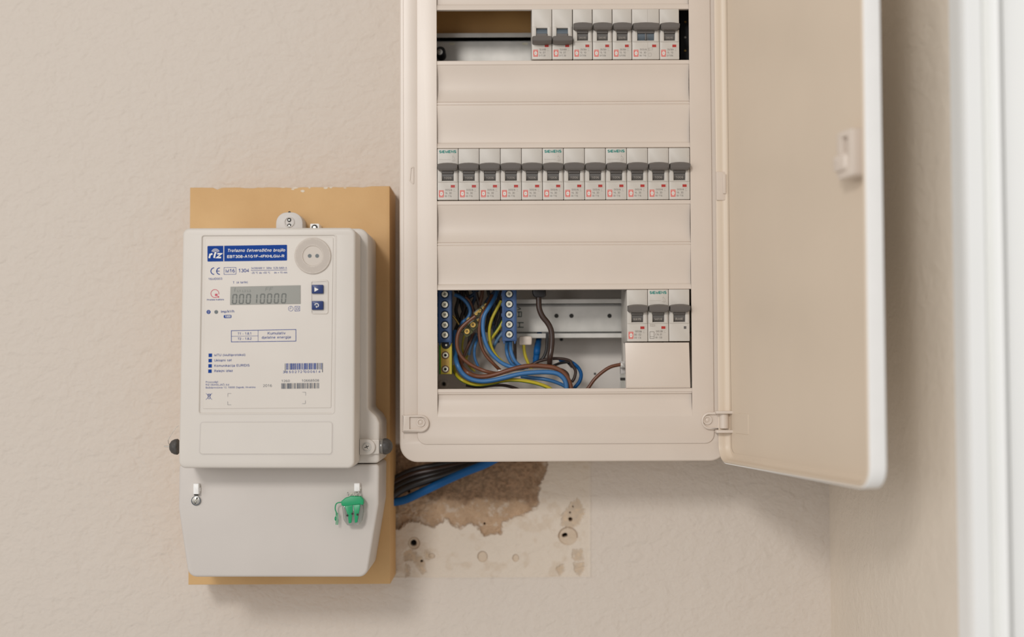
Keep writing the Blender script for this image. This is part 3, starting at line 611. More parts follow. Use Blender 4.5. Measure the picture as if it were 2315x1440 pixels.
def ellipsoid(mb, c, rx, ry, rz, mt, n=24, cut=None):
    k = mb.mi(mt); rows = []
    for i in range(n//2+1):
        a = -math.pi/2+math.pi*i/(n//2); rows.append([mb.bm.verts.new((c[0]+rx*math.sin(a), c[1]+ry*math.cos(a)*math.cos(2*math.pi*j/n), c[2]+rz*math.cos(a)*math.sin(2*math.pi*j/n))) for j in range(n)] if 0 < i < n//2 else [mb.bm.verts.new((c[0]+rx*math.sin(a), c[1], c[2]))])
    for a, b in zip(rows, rows[1:]):
        for j in range(n):
            if len(a) == 1: mb.face([a[0], b[(j+1) % n], b[j]], k)
            elif len(b) == 1: mb.face([a[j], a[(j+1) % n], b[0]], k)
            else: mb.face([a[j], a[(j+1) % n], b[(j+1) % n], b[j]], k)
def build_seals():
    # right seal
    Y = YH+.004
    c = at(871, 1009, Y); R = empty('seal', 'dark speckled seal stuck on the right side lug of the meter', 'seal', tuple(c), 'side seals of the meter')
    mb = MB(); k = mb.mi('seal_dark')
    prof = [(.0001, 17), (.0030, 15.2), (.0052, 11), (.0065, 5), (.0068, 0), (.0066, -4), (.0062, -5), (.0001, -5)]
    rp_ = [(r, v*U*1.0) for r, v in prof]; lathe(mb, c, rp_, 'seal_dark', 24, 'x'); mb.build('seal_body', R)
    mb = MB(); lathe(mb, (c.x, c.y, c.z), [(.0001, -4.8*U), (.0062, -4.8*U), (.0064, -9*U), (.0056, -15*U), (.0045, -17*U), (.0001, -17*U)], 'seal_clear', 24, 'x'); mb.build('seal_collar', R)
    c = at(401, 1010, Y+.004); R = empty('seal', 'dark dome seal poking out at the left side of the meter', 'seal', tuple(c), 'side seals of the meter')
    R['group'] = 'side seals of the meter'
    mb = MB(); lathe(mb, (c.x, c.y, c.z), [(.0001, -18*U), (.0030, -16.5*U), (.0052, -12.5*U), (.0064, -6*U), (.0067, 0), (.0062, 2*U), (.0001, 2*U)], 'seal_dark', 24, 'x'); mb.build('seal_body', R)
    mb = MB(); tube(mb, [at(404, 962, Y), at(399, 966, Y), at(392, 975, Y), at(385, 986, Y), at(380, 995, Y)], .00022, 'steel', 6); tube(mb, [at(380, 995, Y), at(381.5, 1003, Y+.002), at(386, 1009, Y+.004)], .00018, 'steel', 6)
    tube(mb, [at(371, 1009, Y+.004), at(381, 1009.3, Y+.004), at(386, 1009.5, Y+.004)], .0005, 'steel', 6); mb.build('seal_wire', R)
    # green lever seal
    Y = YH-.006
    c = at(798, 1187, Y); R = empty('meter_seal', 'green and clear plastic security seal hanging from the lower right clip of the meter', 'seal', tuple(c))
    Zc = lambda x, y: (360+x/4.134, 1020+y/4.134)
    PP = lambda L: polypx([Zc(*p) for p in L], Y)
    mb = MB(); slab(mb, rpoly(PP([(1703, 465), (1740, 435), (1800, 415), (1890, 420), (1915, 450), (1913, 505), (1880, 492), (1740, 512), (1708, 505)]), .0012, 4), Y-.004, Y+.002, 'green_plastic', .0009, 3)
    slab(mb, rpoly(PP([(1735, 508), (1815, 500), (1812, 560), (1800, 665), (1775, 672), (1768, 600)]), .0006, 3), Y-.0034, Y, 'green_plastic', .0004)
    slab(mb, rpoly(PP([(1818, 500), (1885, 492), (1865, 600), (1855, 660), (1832, 668), (1826, 560)]), .0006, 3), Y-.0034, Y, 'green_plastic', .0004)
    mb.build('green_insert', R)
    mb = MB(); outer = rpoly(PP([(1712, 508), (1908, 488), (1912, 570), (1895, 650), (1860, 690), (1760, 690), (1728, 640)]), .0015, 4)
    slab(mb, outer, Y-.0030, Y+.0032, 'clear_plastic', .0008, 3)
    o = mb.build('clear_body', R)
    mb = MB()
    for (x, y) in ((1758, 600), (1853, 592), (1805, 585)): p = at(*Zc(x, y), Y-.0036); lathe(mb, p, [(.0009, .0003), (.0009, -.0004), (.0001, -.0004)], 'dark_slot', 10)
    mb.build('lock_pin', R)
    mb = MB(); pt = lambda x, y, d=0: at(*Zc(x, y), Y+d)
    tube(mb, [pt(1765, 420), pt(1762, 385), pt(1770, 400), pt(1790, 410), pt(1810, 390)], .00045, 'steel', 6); tube(mb, [pt(1825, 425), pt(1826, 380), pt(1850, 400), pt(1865, 375), pt(1870, 420)], .00045, 'steel', 6)
    tube(mb, [pt(1780, 415), pt(1800, 392), pt(1830, 405), pt(1860, 395)], .0003, 'pale_metal', 6); mb.build('seal_wire', R)
    mb = MB(); tube(mb, [pt(1706, 478), pt(1670, 482), pt(1650, 500), pt(1645, 540), pt(1655, 575), pt(1655, 600)], .0005, 'green_plastic', 6)
    for dx in (-7, 7): tube(mb, [pt(1660+dx, 575), pt(1661+dx, 630), pt(1660+dx, 688)], .00035, 'green_plastic', 6)
    ellipsoid(mb, pt(1648, 630), .0009, .0009, .0018, 'green_plastic', 12); mb.build('tail', R)
build_seals()

# ------------------------------------------------------------------ distribution cabinet
def build_cabinet():
    xL, xR, zB, _ = rectpx(903, 1640, 0, 1043.5, 0); zT = at(1270, -252, 0).z
    R = empty('distribution_cabinet', 'cream plastic wall cabinet with open door holding three rows of circuit breakers', 'electrical cabinet', ((xL+xR)/2, WALL, zB))
    # back box: side walls and back
    mb = MB(); i = .010
    outer = rrect(xL+.004, xR-.006, zB+.004, zT-.004, .012)
    slab(mb, outer, .010, WALL-.0004, 'cream_plastic', 0, holes=[offs(ccw(outer), .004)]); mb.build('enclosure_wall', R)
    mb = MB(); inner = offs(ccw(outer), .0045); slab(mb, inner, WALL-.006, WALL-.0035, 'back_beige', .0002, 1); YBK = WALL-.006
    for (x, y, r1, r2) in ((1004, 868, 13, 4.5),): p = at(x, y, YBK); lathe(mb, (p.x, YBK, p.z), [(r1*U, .0005), (r1*U, -.003), (r1*U*.75, -.0045), (r2*U*1.4, -.0048), (r2*U, -.002), (.0001, -.002)], 'back_beige', 28); sheet(mb, circ(p.x, p.z, r2*U, 18), YBK-.0052, 'dark_slot')
    for (x, y, r) in ((1269, 767, 4.5), (1345, 845, 3)): p = at(x, y, YBK); sheet(mb, circ(p.x, p.z, r*U, 16), YBK-.0002, 'dark_slot')
    mb.build('back_panel', R)
    # brown insulating sheet behind the top row
    mb = MB(); x0, x1, z0, z1 = rectpx(975, 1560, -40, 82, .074); box(mb, x0, x1, .0735, .0760, z0, z1, 'brown_back', .0003); mb.build('insulating_sheet', R)
    # outer frame
    mb = MB()
    cov = rpoly(rect(*[rectpx(942.5, 1610, 0, 1003.5, 0)[0], rectpx(942.5, 1610, 0, 1003.5, 0)[1], rectpx(942.5, 1610, 0, 1003.5, 0)[2], zT-.015]), .0078, 7)
    slab(mb, rrect(xL, xR, zB, zT, .0150, 9), 0, .012, 'cream_plastic', .0016, 3, holes=[offs(ccw(cov), .0030)], hbev=.0001)
    # slightly raised rounded bead along the left side
    xb0 = at(911, 500, 0).x; box(mb, xb0, xb0+.0006, -.0003, .001, zB+.02, zT-.02, 'cream_plastic')
    mb.build('outer_frame', R)
    # cover with one tall window
    ox0, ox1, _, _ = rectpx(988, 1560.5, 400, 500, 0)
    wz = at(1270, 942, 0).z
    zt = at(1270, -200, 0).z
    mb = MB(); slab(mb, cov, -.0012, -.00005, 'cream_plastic', .0007, 3, holes=[rect(ox0, ox1, wz, zt)], hbev=0)
    mb.build('breaker_cover', R)
    # horizontal cover strips
    zc = lambda py: at(1270, py, 0).z
    def strip(prof):
        mb = MB(); k = mb.mi('cream_plastic'); n = len(prof); x0, x1 = ox0+.00002, ox1-.00002
        pts = [(y, zc(p)) for p, y in prof]; back = [(y+.0022, z) for y, z in reversed(pts)]
        ring = pts+back
        a = [mb.bm.verts.new((x0, y, z)) for y, z in ring]; b = [mb.bm.verts.new((x1, y, z)) for y, z in ring]
        for i in range(len(ring)): mb.face([a[i], a[(i+1) % len(ring)], b[(i+1) % len(ring)], b[i]], k)
        # caps as quads between front and back
        for v in (a, b):
            for i in range(n-1): mb.face([v[i], v[i+1], v[2*n-2-i], v[2*n-1-i]], k)
        mb.build('cover_strip', R, angle=28)
    e = .0
    def lower(a, b):   # below an opening: lip, dip, swelling back out
        L = b-a; return [(a, .0015), (a+.5, .0003), (a+1.5, e), (a+9, e), (a+10.5, .0006), (a+.14*L+2, .0010), (a+.25*L, .0019), (a+.4*L, .0029), (a+.55*L, .0034), (a+.7*L, .0032), (a+.82*L, .0024), (a+.92*L, .0013), (a+.97*L, .0005), (b-.8, .0002), (b, .0008), (b+1, .0018), (b+3, .0022)]
    def upper(a, b):
        L = b-a; return [(a-1, .0018), (a, .0006), (a+1, e), (a+3, e), (a+.2*L, .0006), (a+.4*L, .0014), (a+.6*L, .0020), (a+.8*L, .0021), (a+.86*L, .0018), (a+.88*L, .0009), (a+.9*L, .0004), (b-1.5, e), (b-.5, .0003), (b, .0015)]
    def both(a, b, c): L_ = lower(a, b)[:-4]; U_ = upper(b+6.5, c)[2:]; return L_+[(b-1.2, .0001), (b-.4, .0007), (b+.8, .0007), (b+1.4, 0), (b+4.6, 0), (b+5.2, .0005), (b+6, .0005)]+U_
    strip(both(-181, -86, 22)); strip(both(136, 230.5, 334.5)); strip(both(452.5, 548, 655))
    strip([(878, .0015), (878.5, .0003), (880, e), (886, e), (887, .0006), (890, .0008), (892, .0024), (900, .0028), (908, .0024), (918, .0013), (928, .0002), (936, -.0008), (941.9, -.00119), (943, -.00119)])
    # blanking plate under the bottom breakers
    mb = MB(); x0, x1, z0, z1 = rectpx(1415, 1560, 774.5, 877, 0)
    k = mb.mi('cream_plastic')
    q = [(x0, z0), (x1+.0001, z0), (x1-.0007, z1), (x0-.0006, z1)]
    slab(mb, q, -.0008, .003, 'cream_plastic', .0004, 2); box(mb, x0+.0002, x0+.0035, .0005, .006, z0, z1, 'cream_plastic')
    line(mb, (x0+.001, z0+.001), (x1, z0+.001), .0002, -.0009, 'cream_door'); mb.build('blanking_plate', R)
    # rails
    def rail(cy, a, b, holes):
        YR = .062; mb = MB(); k = mb.mi('zinc'); zc_ = at(1270, cy, 0).z; xx0, xx1 = at(a, cy, YR).x, at(b, cy, YR).x
        P = [(YR+.001, 17.5), (YR, 17.2), (YR, 13.4), (YR+.014, 13.4), (YR+.014, 11.2), (YR+.0075, 11.2), (YR+.0075, -11.6), (YR+.014, -11.6), (YR+.014, -13.4), (YR, -13.4), (YR, -17.2), (YR+.001, -17.5)]; tck = .0011
        pr = [(y, zc_+h*.001) for y, h in P]; bk = [(y+tck, z) for y, z in pr]
        for i in range(len(pr)-1):
            for L_ in (pr, bk): mb.face([mb.bm.verts.new((x, *L_[j])) for x, j in ((xx0, i), (xx1, i), (xx1, i+1), (xx0, i+1))], k)
        for i in (0, len(pr)-1): mb.face([mb.bm.verts.new(v) for v in ((xx0, *pr[i]), (xx1, *pr[i]), (xx1, *bk[i]), (xx0, *bk[i]))], k)
        for h in holes:
            p = at(h, 714 if cy > 500 else 99, YR+.0073)
            if cy > 500: sheet(mb, circ(p.x, p.z, 5.2*U, 20), YR+.0073, 'dark_slot')
            else: sheet(mb, circ(p.x, p.z, 8*U, 20, 3*U), YR+.0073, 'pale_metal')
        if cy > 500:
            g = lambda x, y: xz(970+x/5.76, 640+y/5.76, YR+.0072)
            for (a, b, c, d) in ((1150, 515, 1232, 515), (1150, 575, 1232, 575), (1178, 515, 1178, 575), (1150, 375, 1202, 375), (1150, 437, 1202, 437), (1202, 370, 1202, 442), (1170, 375, 1170, 437), (1150, 310, 1195, 335), (1150, 350, 1195, 335)): line(mb, g(a, b), g(c, d), 13/5.76*U, YR+.0072, 'rail_ink')
        mb.build('mounting_rail', R)
    rail(79, 978, 1600, (1022, 1187)); rail(394, 978, 1600, ()); rail(714, 1142, 1600, (1258, 1292, 1378))
    # side post holding the top rail
    mb = MB(); p = at(996, 118, .055); lathe(mb, (p.x, .052, p.z), [(.0045, .05), (.0045, 0), (.004, -.001), (.0001, -.001)], 'black', 20); lathe(mb, (p.x-.0005, .0505, p.z-.001), [(.0028, .001), (.0026, -.001), (.0012, -.0012), (.001, -.0004), (.0001, -.0004)], 'steel', 20); mb.build('rail_screw', R)
    # block painted black as the unlit void at the right of the top row
    mb = MB(); x0, x1, z0, z1 = rectpx(1537, 1570, 5, 160, .03); box(mb, x0+.0005, x1, .03, .058, z0, z1, 'black', .0005)
    for y in (50, 85, 115): p = at(1549, y, .03); lathe(mb, (p.x, .0298, p.z), [(.0011, .0004), (.001, -.0006), (.0001, -.0006)], 'brass' if y != 85 else 'steel', 12)
    mb.build('dark_gap_block', R)
    # left latch tab
    mb = MB(); x0, x1, z0, z1 = rectpx(909, 970, 938, 977, -.004); hh = (z1-z0)/2; zc2 = (z0+z1)/2
    o_ = rpoly(rect(x0, x1, z0, z1), [.0008, hh*.98, hh*.98, .0008], 10)
    o_2 = offs(ccw(o_), .0016); xa = at(926, 955, -.004).x
    slab(mb, o_, -.0048, 0, 'cream_plastic', .0011, 3, holes=[rpoly(rect(xa, x1-.0016, z0+.0026, z1-.0018), [0, hh*.8, hh*.8, 0], 8)], hbev=.0004)
    slab(mb, offs(ccw(o_), .0005), -.0026, 0, 'cream_plastic'); c = at(951, 955, -.0035)
    lathe(mb, (c.x, -.0026, c.z), [(.0038, .0002), (.0036, -.0012), (.0024, -.0012), (.0019, -.0002), (.0014, -.0002), (.0012, -.0008), (.0008, -.001), (.0001, -.001)], 'cream_plastic', 30); mb.build('latch_tab', R)
    # right hinge tab
    mb = MB(); x0, x1, z0, z1 = rectpx(1585.5, 1628, 931, 971, -.004); zc2 = (z0+z1)/2; hh = (z1-z0)/2
    o_ = rpoly(rect(x0, x1, z0, z1), [hh*.98, .0005, .0005, hh*.98], 10)
    slab(mb, o_, -.0048, 0, 'cream_plastic', .0011, 3, holes=[rpoly(rect(x0+.0016, x1-.0024, z0+.0018, z1-.0022), [hh*.8, 0, 0, hh*.8], 8)], hbev=.0004)
    slab(mb, offs(ccw(o_), .0005), -.0026, 0, 'cream_plastic'); c = at(1599.5, 949.5, -.0035)
    lathe(mb, (c.x, -.0026, c.z), [(.0040, .0002), (.0038, -.0012), (.0026, -.0012), (.0021, -.0002), (.0015, -.0002), (.0013, -.0008), (.0008, -.001), (.0001, -.001)], 'cream_plastic', 30)
    ch = at(1637, 952, -.006); lathe(mb, (ch.x, -.0055, ch.z-.006), [(.0001, 0), (.0040, 0), (.0040, .013), (.0001, .013)], 'cream_plastic', 24, 'z')
    for z, fl in ((ch.z+.0075, 0), (ch.z-.0085, 1)):
        slab(mb, rpoly(rect(ch.x-.0075, ch.x+.0075, z-.0012, z+.0012), .0006, 2), -.0125, .001, 'cream_plastic', .0006, 2)
    mb.build('hinge', R)
    # small moulded clip recesses half way up
    mb = MB(); x0, x1, z0, z1 = rectpx(925, 936, 376, 419, 0); slab(mb, rpoly([(x0, z0+.004), (x1, z0), (x1, z1), (x0+.001, z1-.001)], .0008, 3), -.0007, .001, 'cream_plastic', .0004, 2, holes=[offs(ccw([(x0, z0+.004), (x1, z0), (x1, z1), (x0+.001, z1-.001)]), .0008)], hbev=.0001); mb.build('clip_slot', R)
    # ---------------- door
    al = math.radians(12.2); Hx = at(1618, 600, 0).x; T = .0100; Lw = .272
    u = Vector((math.sin(al), -math.cos(al), 0)); nin = Vector((-math.cos(al), -math.sin(al), 0))
    M = Matrix.Identity(4)
    for i_ in range(3): M[i_][0] = u[i_]; M[i_][1] = -nin[i_]; M[i_][2] = (0, 0, 1)[i_]
    M[0][3] = Hx; M[1][3] = -.0035; M[2][3] = 0
    zb = zB-.0006; ztp = zT
    mb = MB(); hole = rrect(.0018, Lw-.0022, zb+.0022, ztp-.0022, .0126, 8)
    slab(mb, rrect(0, Lw, zb, ztp, [.0145, .0145, .0145, .0145], 8), 0, T, 'cream_door', .0012, 3, holes=[hole], M=M, hprof=[(.0004, 0), (0, .0006), (-.0004, .0045), (-.0012, .007), (-.0028, .0087), (-.0058, T-.0012)], back=True)
    sheet(mb, offs(ccw(rrect(0, Lw, zb, ztp, [.0145]*4, 8)), .0005), T-.001, 'cream_door', M)
    D = mb.build('door', R)
    mb = MB()   # shell round the free edge and back; strong light on the edge painted white
    sh = rrect(-.0002, Lw+.0012, zb-.0008, ztp+.0008, [.0155, .0155, .0155, .0155], 8)
    slab(mb, sh, .0008, T+.0016, 'white_plastic', .0006, 2, holes=[rrect(.0002, Lw+.0001, zb+.0001, ztp-.0001, [.0146]*4, 8)], hbev=.0, M=M, back=False)
    slab(mb, sh, T+.0015, T+.0022, 'white_plastic', 0, M=M)
    mb.build('outer_shell', D)
    # latch inside the door
    mb = MB(); z1_ = at(1925, 290, -.25); f = lambda px, py: None
    zz = lambda py: (at(1925, py, -.25).z)
    slab(mb, rrect(Lw-.034, Lw-.010, zz(402), zz(293), .003, 4), -.003, T-.0015, 'cream_plastic', .0012, 2, M=M, holes=[rpoly(rect(Lw-.026, Lw-.018, zz(350), zz(308)), [.001]*4, 3)], hbev=.0003)
    slab(mb, rrect(Lw-.036, Lw-.018, zz(385), zz(345), .003, 4), -.005, .002, 'cream_plastic', .002, 3, M=M); mb.build('latch', D)
    # hinge clip half way up
    mb = MB(); slab(mb, rrect(.0012, .0035, at(1632, 455, 0).z, at(1632, 390, 0).z, .001, 3), -.0002, T-.001, 'cream_plastic', .0006, 2, M=M); slab(mb, rrect(.0030, .0048, at(1632, 440, 0).z, at(1632, 396, 0).z, .0004, 2), .005, .0075, 'cream_plastic', .0004, 2, M=M); mb.build('hinge_clip', D)
    # label frame moulded next to the hinge
    mb = MB(); slab(mb, rrect(.018, .046, at(1632, 977, 0).z, at(1632, 932, 0).z, .0012, 3), T-.0014, T-.0009, 'cream_door', .0002, 1, M=M); mb.build('moulded_pad', D)
build_cabinet()

# ------------------------------------------------------------------ circuit breakers
W0, H0 = 46.6, 116.5
def breaker(name, label, x0, x1, ytop, ybot, kind='up', logo=False, low='red', word='1006', lines=('DOSN6', '16. 30', '00 T16'), barrel='barrel_grey', group=None, W=W0):
    """built in local pixels; returned with its root at the bottom left front corner"""
    h = H0
    p0 = at((x0+x1)/2, ybot, 0); xl = at(x0, (ytop+ybot)/2, 0).x
    R = empty(name, label, 'circuit breaker', (0, 0, 0), group)
    X = lambda v: v*U
    Zl = lambda v: (h-v)*U
    YF = -.0010
    mb = MB(); g = 4.3 if kind == 'double' else 10.5
    wx0, wx1 = (12, W-12) if kind == 'double' else (10.5, W-10.3)
    w0, w1 = (44, 66) if kind == 'off' else (50, 73)
    hole = rect(X(wx0), X(wx1), Zl(w1), Zl(w0))
    slab(mb, rrect(X(.2), X(W-.2), 0, X(h), .0005, 2), YF, .045, 'breaker_plastic', .0005, 2, holes=[hole], hbev=.0003)
    slab(mb, rect(X(.35), X(W-.35), -.018 if kind != 'double' else -.006, X(h)+(.018 if kind != 'double' else .006)), .0445, .0600, 'breaker_plastic', .001, 2)
    # moulded cheeks and ledge
    k0, k1 = (w0-3, w1+2)
    for a, b in ((2.2, wx0-.2), (wx1+.2, W-2.2)): slab(mb, rrect(X(a), X(b), Zl(k1), Zl(k0), .0004, 2), YF-.0008, YF+.001, 'breaker_plastic', .0004, 2)
    slab(mb, rrect(X(1.2), X(W-1.2), Zl(w1+3.4), Zl(w1+1.2), .0003, 2), YF-.0008, YF+.001, 'breaker_plastic', .0003, 2)
    yt = YF-.00012
    if kind == 'double': line(mb, (X(W*.57), 0), (X(W*.57), X(h)), .00012, yt, 'ink_faint')
    if logo:
        text(mb, 'SIEMENS', (X(4.5), Zl(9.7)), (X(42), Zl(9.4)), X(5.4), yt, 'ink_teal', .052)
        line(mb, (X(3), Zl(25)), (X(30), Zl(25)), X(.35), yt, 'ink_faint')
        for (a, b, c, d) in ((35, 15, 35, 19), (33, 19, 38, 19), (34, 22, 37, 26), (38, 20, 40, 27), (32, 27, 40, 27), (34, 29, 39, 29)): line(mb, (X(a), Zl(b)), (X(c), Zl(d+.1)), X(.5), yt, 'ink_faint')
    elif logo is None: pass
    else:
        for i in range(5): line(mb, (X(W-4.4), Zl(7+i*3)), (X(W-3.4), Zl(7.6+i*3)), X(.5), yt, 'ink_faint')
    if low in ('red', 'grey'):
        c_ = 'ink_red' if low == 'red' else 'ink_grey'; sheet_ = rect(X(3.6), X(14), Zl(110.5), Zl(94.5))
        if low == 'red':
            sheet(mb, sheet_, yt, c_); sheet(mb, rrect(X(5.5), X(12.4), Zl(106.9), Zl(98.1), .0009, 4), yt-.00008, 'ink_pale'); sheet(mb, circ(X(8.8), Zl(102.5), X(1.1), 12), yt-.00014, 'ink_faint')
            for zz in (96.3, 108.6): line(mb, (X(4.4), Zl(zz)), (X(13.3), Zl(zz)), X(.7), yt-.00008, 'ink_pale')
        else: frame(mb, sheet_, X(.9), yt, c_); line(mb, (X(4.4), Zl(106)), (X(13), Zl(106)), X(.7), yt, c_)
        text(mb, lines[0], (X(18), Zl(96)), (X(33), Zl(96)), X(4), yt, 'ink_grey', -.005)
        text(mb, lines[1], (X(16.5), Zl(103.2)), (X(31.5), Zl(103.2)), X(4.3), yt, 'ink_grey', -.005)
        text(mb, lines[2], (X(16.5), Zl(110)), (X(31.5), Zl(110)), X(4), yt, 'ink_grey', -.005)
        for (a, b, c, d) in ((35, 92.5, 40, 92.5), (37, 94, 37, 96), (35.5, 97, 40.5, 97)): line(mb, (X(a), Zl(b)), (X(c), Zl(d+.01)), X(.5), yt, 'ink_faint')
    if low == 'grey':
        frame(mb, rect(X(4), X(16), Zl(83), Zl(78.5)), X(.4), yt, 'ink_faint'); text(mb, '7221', (X(5), Zl(82.4)), (X(15), Zl(82.4)), X(3), yt, 'ink_faint', 0)
    if kind == 'double':
        frame(mb, rect(X(W*.6), X(W*.75), Zl(95), Zl(90)), X(.5), yt, 'ink_faint'); frame(mb, rect(X(W*.6), X(W*.7), Zl(110), Zl(102)), X(.5), yt, 'ink_faint')
    mb.build('body', R)
    # status window
    mb = MB(); ix = W-16.3
    if low == 'none': slab(mb, rect(X(ix+3), X(ix+8.5), Zl(89), Zl(83)), YF-.0001, YF+.0008, 'barrel_grey')
    else:
        slab(mb, rect(X(ix-1.4), X(ix+11), Zl(90), Zl(81)), YF-.00025, YF+.0008, 'breaker_plastic', .0002, 1, holes=[rect(X(ix-.2), X(ix+9), Zl(88.6), Zl(82.8))], hbev=.0001)
        slab(mb, rect(X(ix-.2), X(ix+9), Zl(88.6), Zl(82.8)), YF-.0001, YF+.0008, 'indicator_red')
    mb.build('status_window', R)
    # lever
    mb = MB(); km = mb.mi('lever_grey')
    if kind != 'off':
        st = [(1.0, 37, 47), (1.5, 36.2, 48.6), (5, 35.0, 51.6), (W*.3, 33.6, 52.2), (W*.5, 33.2, 52.4), (W*.7, 33.6, 52.2), (W-5, 35.0, 51.6), (W-1.2, 36.2, 48.6), (W-.6, 37, 47)]
        def prof(t, b): d = b-t; return [(.0010, t), (-.0040, t+.2), (-.0072, t+d*.16), (-.0082, t+d*.30), (-.0072, t+d*.75), (-.0062, t+d*.95), (-.0040, b), (.0010, b)]
    else:
        st = [(.8, 68, 80), (1.6, 66.5, 82), (4.5, 65.5, 83), (W*.3, 64.6, 84), (W*.5, 64.4, 84.2), (W*.7, 64.6, 84), (W-4, 65.5, 83), (W-1.2, 66.5, 82), (W-.6, 68, 80)]
        def prof(t, b): d = b-t; return [(.0010, t), (-.0040, t), (-.0055, t+d*.05), (-.0074, t+d*.3), (-.0085, t+d*.66), (-.0080, t+d*.76), (-.0050, b-.5), (.0010, b)]
    rings = []
    for i, (xx, t, b) in enumerate(st):
        sc = .9 if i in (0, len(st)-1) else 1; rings.append([mb.bm.verts.new((X(xx), YF+(y if y > 0 else y*sc), Zl(z))) for y, z in prof(t, b)])
    for a, b in zip(rings, rings[1:]):
        for j in range(8): mb.face([a[j], a[(j+1) % 8], b[(j+1) % 8], b[j]], km)
    mb.face(rings[0], km); mb.face(rings[-1], km)
    # neck that joins the cap to the drum
    nk = (49, 57) if kind != 'off' else (58, 66)
    slab(mb, rect(X(wx0+.3), X(wx1-.3), Zl(nk[1]), Zl(nk[0])), YF-.0018, YF+.01, 'lever_grey', .0005, 2)
    lv = mb.build('lever', R, angle=16)
    # drum with the white code
    mb = MB(); kb = mb.mi(barrel); n = 9; A_ = [];
    a0, a1 = (52, 73) if kind != 'off' else (44.2, 62)
    for i in range(n+1):
        t = i/n; z = Zl(a0+(a1-a0)*t); y = YF+.0002+.0032*(1-math.sin(math.pi*(.25+.75*(t if kind != 'off' else 1-t)*.9)))
        A_.append((mb.bm.verts.new((X(wx0+.2), y, z)), mb.bm.verts.new((X(wx1-.2), y, z))))
    for p, q in zip(A_, A_[1:]): mb.face([p[0], p[1], q[1], q[0]], kb)
    zb_ = Zl(a1); e1 = mb.bm.verts.new((X(wx0+.2), YF+.012, zb_)); e2 = mb.bm.verts.new((X(wx1-.2), YF+.012, zb_)); mb.face([A_[-1][0], A_[-1][1], e2, e1], kb)
    e1 = mb.bm.verts.new((X(wx0+.2), YF+.012, Zl(a0))); e2 = mb.bm.verts.new((X(wx1-.2), YF+.012, Zl(a0))); mb.face([A_[0][0], A_[0][1], e2, e1], kb)
    if word: text(mb, word, (X(wx0+4.5), Zl(a0+(a1-a0)*.8)), (X(wx1-4.5), Zl(a0+(a1-a0)*.8)), X(4.8), YF-.0001+.0006, 'ink_faint', .0)
    if kind == 'double': slab(mb, rect(X(W*.5-2), X(W*.5+2), Zl(a1-1), Zl(a0)), YF-.0006, YF+.004, 'barrel_grey', .0004, 2)
    mb.build('lever_drum', lv)
    R.location = (xl, 0, p0.z); sx = (at(x1, 0, 0).x-at(x0, 0, 0).x)/(W*U)
    R.scale = (sx, 1, (at((x0+x1)/2, ytop, 0).z-p0.z)/(h*U))
    return R
def cpy(src, label, x0, x1, ytop, ybot, W=W0):
    r = src.copy(); COL.objects.link(r); r['label'] = label
    for ch in list(src.children):
        c = ch.copy(); COL.objects.link(c); c.parent = r
        for g in ch.children: d = g.copy(); COL.objects.link(d); d.parent = c
    r.location = (at(x0, (ytop+ybot)/2, 0).x, 0, at((x0+x1)/2, ybot, 0).z)
    r.scale = ((at(x1, 0, 0).x-at(x0, 0, 0).x)/(W*U), 1, (at((x0+x1)/2, ytop, 0).z-r.location.z)/(H0*U)); return r
G1, G2, G3 = 'circuit breakers in the top row', 'circuit breakers in the middle row', 'circuit breakers in the bottom row'
a = breaker('circuit_breaker', 'switched-off circuit breaker at the left end of the top row, lever down', 1202, 1247.3, 21, 134.5, 'off', None, word=None, barrel='barrel_blue', lines=('SLIM6B', '16 .07', 'D1T.30'), group=G1)
cpy(a, 'second switched-off circuit breaker of the top row, lever down, beside the first raised lever', 1248, 1293.8, 21, 134.5)
b = breaker('circuit_breaker', 'first raised-lever circuit breaker of the top row, right of the two lowered ones', 1295, 1338.6, 21, 134.5, 'up', None, word='D0G95', barrel='barrel_grey', lines=('25/30A', '15. 10', 'D/T/06'), group=G1)
cpy(b, 'second raised-lever circuit breaker in the top row', 1339.6, 1383.4, 21, 134.5)
cpy(b, 'raised-lever circuit breaker directly left of the double-width one in the top row', 1384.4, 1427.8, 21, 134.5)
breaker('double_circuit_breaker', 'wide double circuit breaker with one broad lever in the top row', 1428.6, 1490.2, 21, 134.5, 'double', None, word=None, barrel='barrel_blue', group=G1, W=62)
cpy(b, 'circuit breaker at the right end of the top row, beside the dark gap', 1491, 1535.2, 21, 134.5)
mid_plain = mid_logo = None
step = (1559.3-988.5)/12
names = ['leftmost circuit breaker of the middle row, with teal lettering at its top', 'plain circuit breaker just right of the leftmost lettered one, middle row', 'third circuit breaker from the left in the middle row, no lettering on top',
         'fourth circuit breaker from the left in the middle row, no lettering on top', 'plain circuit breaker touching the left side of the second teal-lettered one, middle row', 'second teal-lettered circuit breaker from the left in the middle row',
         'plain circuit breaker touching the right side of the second teal-lettered one, middle row', 'plain circuit breaker touching the left side of the last teal-lettered one, middle row', 'last teal-lettered circuit breaker of the middle row, fourth from its right end',
         'plain circuit breaker touching the right side of the last teal-lettered one, middle row', 'second circuit breaker from the right end of the middle row', 'circuit breaker at the right end of the middle row']
for i in range(12):
    x0 = 988.8+i*step; x1 = x0+step-.7; yt = 336.6-i*.18; yb = 452.2-i*.12
    lg = i in (0, 5, 8)
    src = mid_logo if lg else mid_plain
    if src is None:
        src = breaker('circuit_breaker', names[i], x0, x1, yt, yb, 'up', lg, lines=('DOSN6', '16. 30', '00 T16'), group=G2)
        if lg: mid_logo = src
        else: mid_plain = src
    else: cpy(src, names[i], x0, x1, yt, yb)
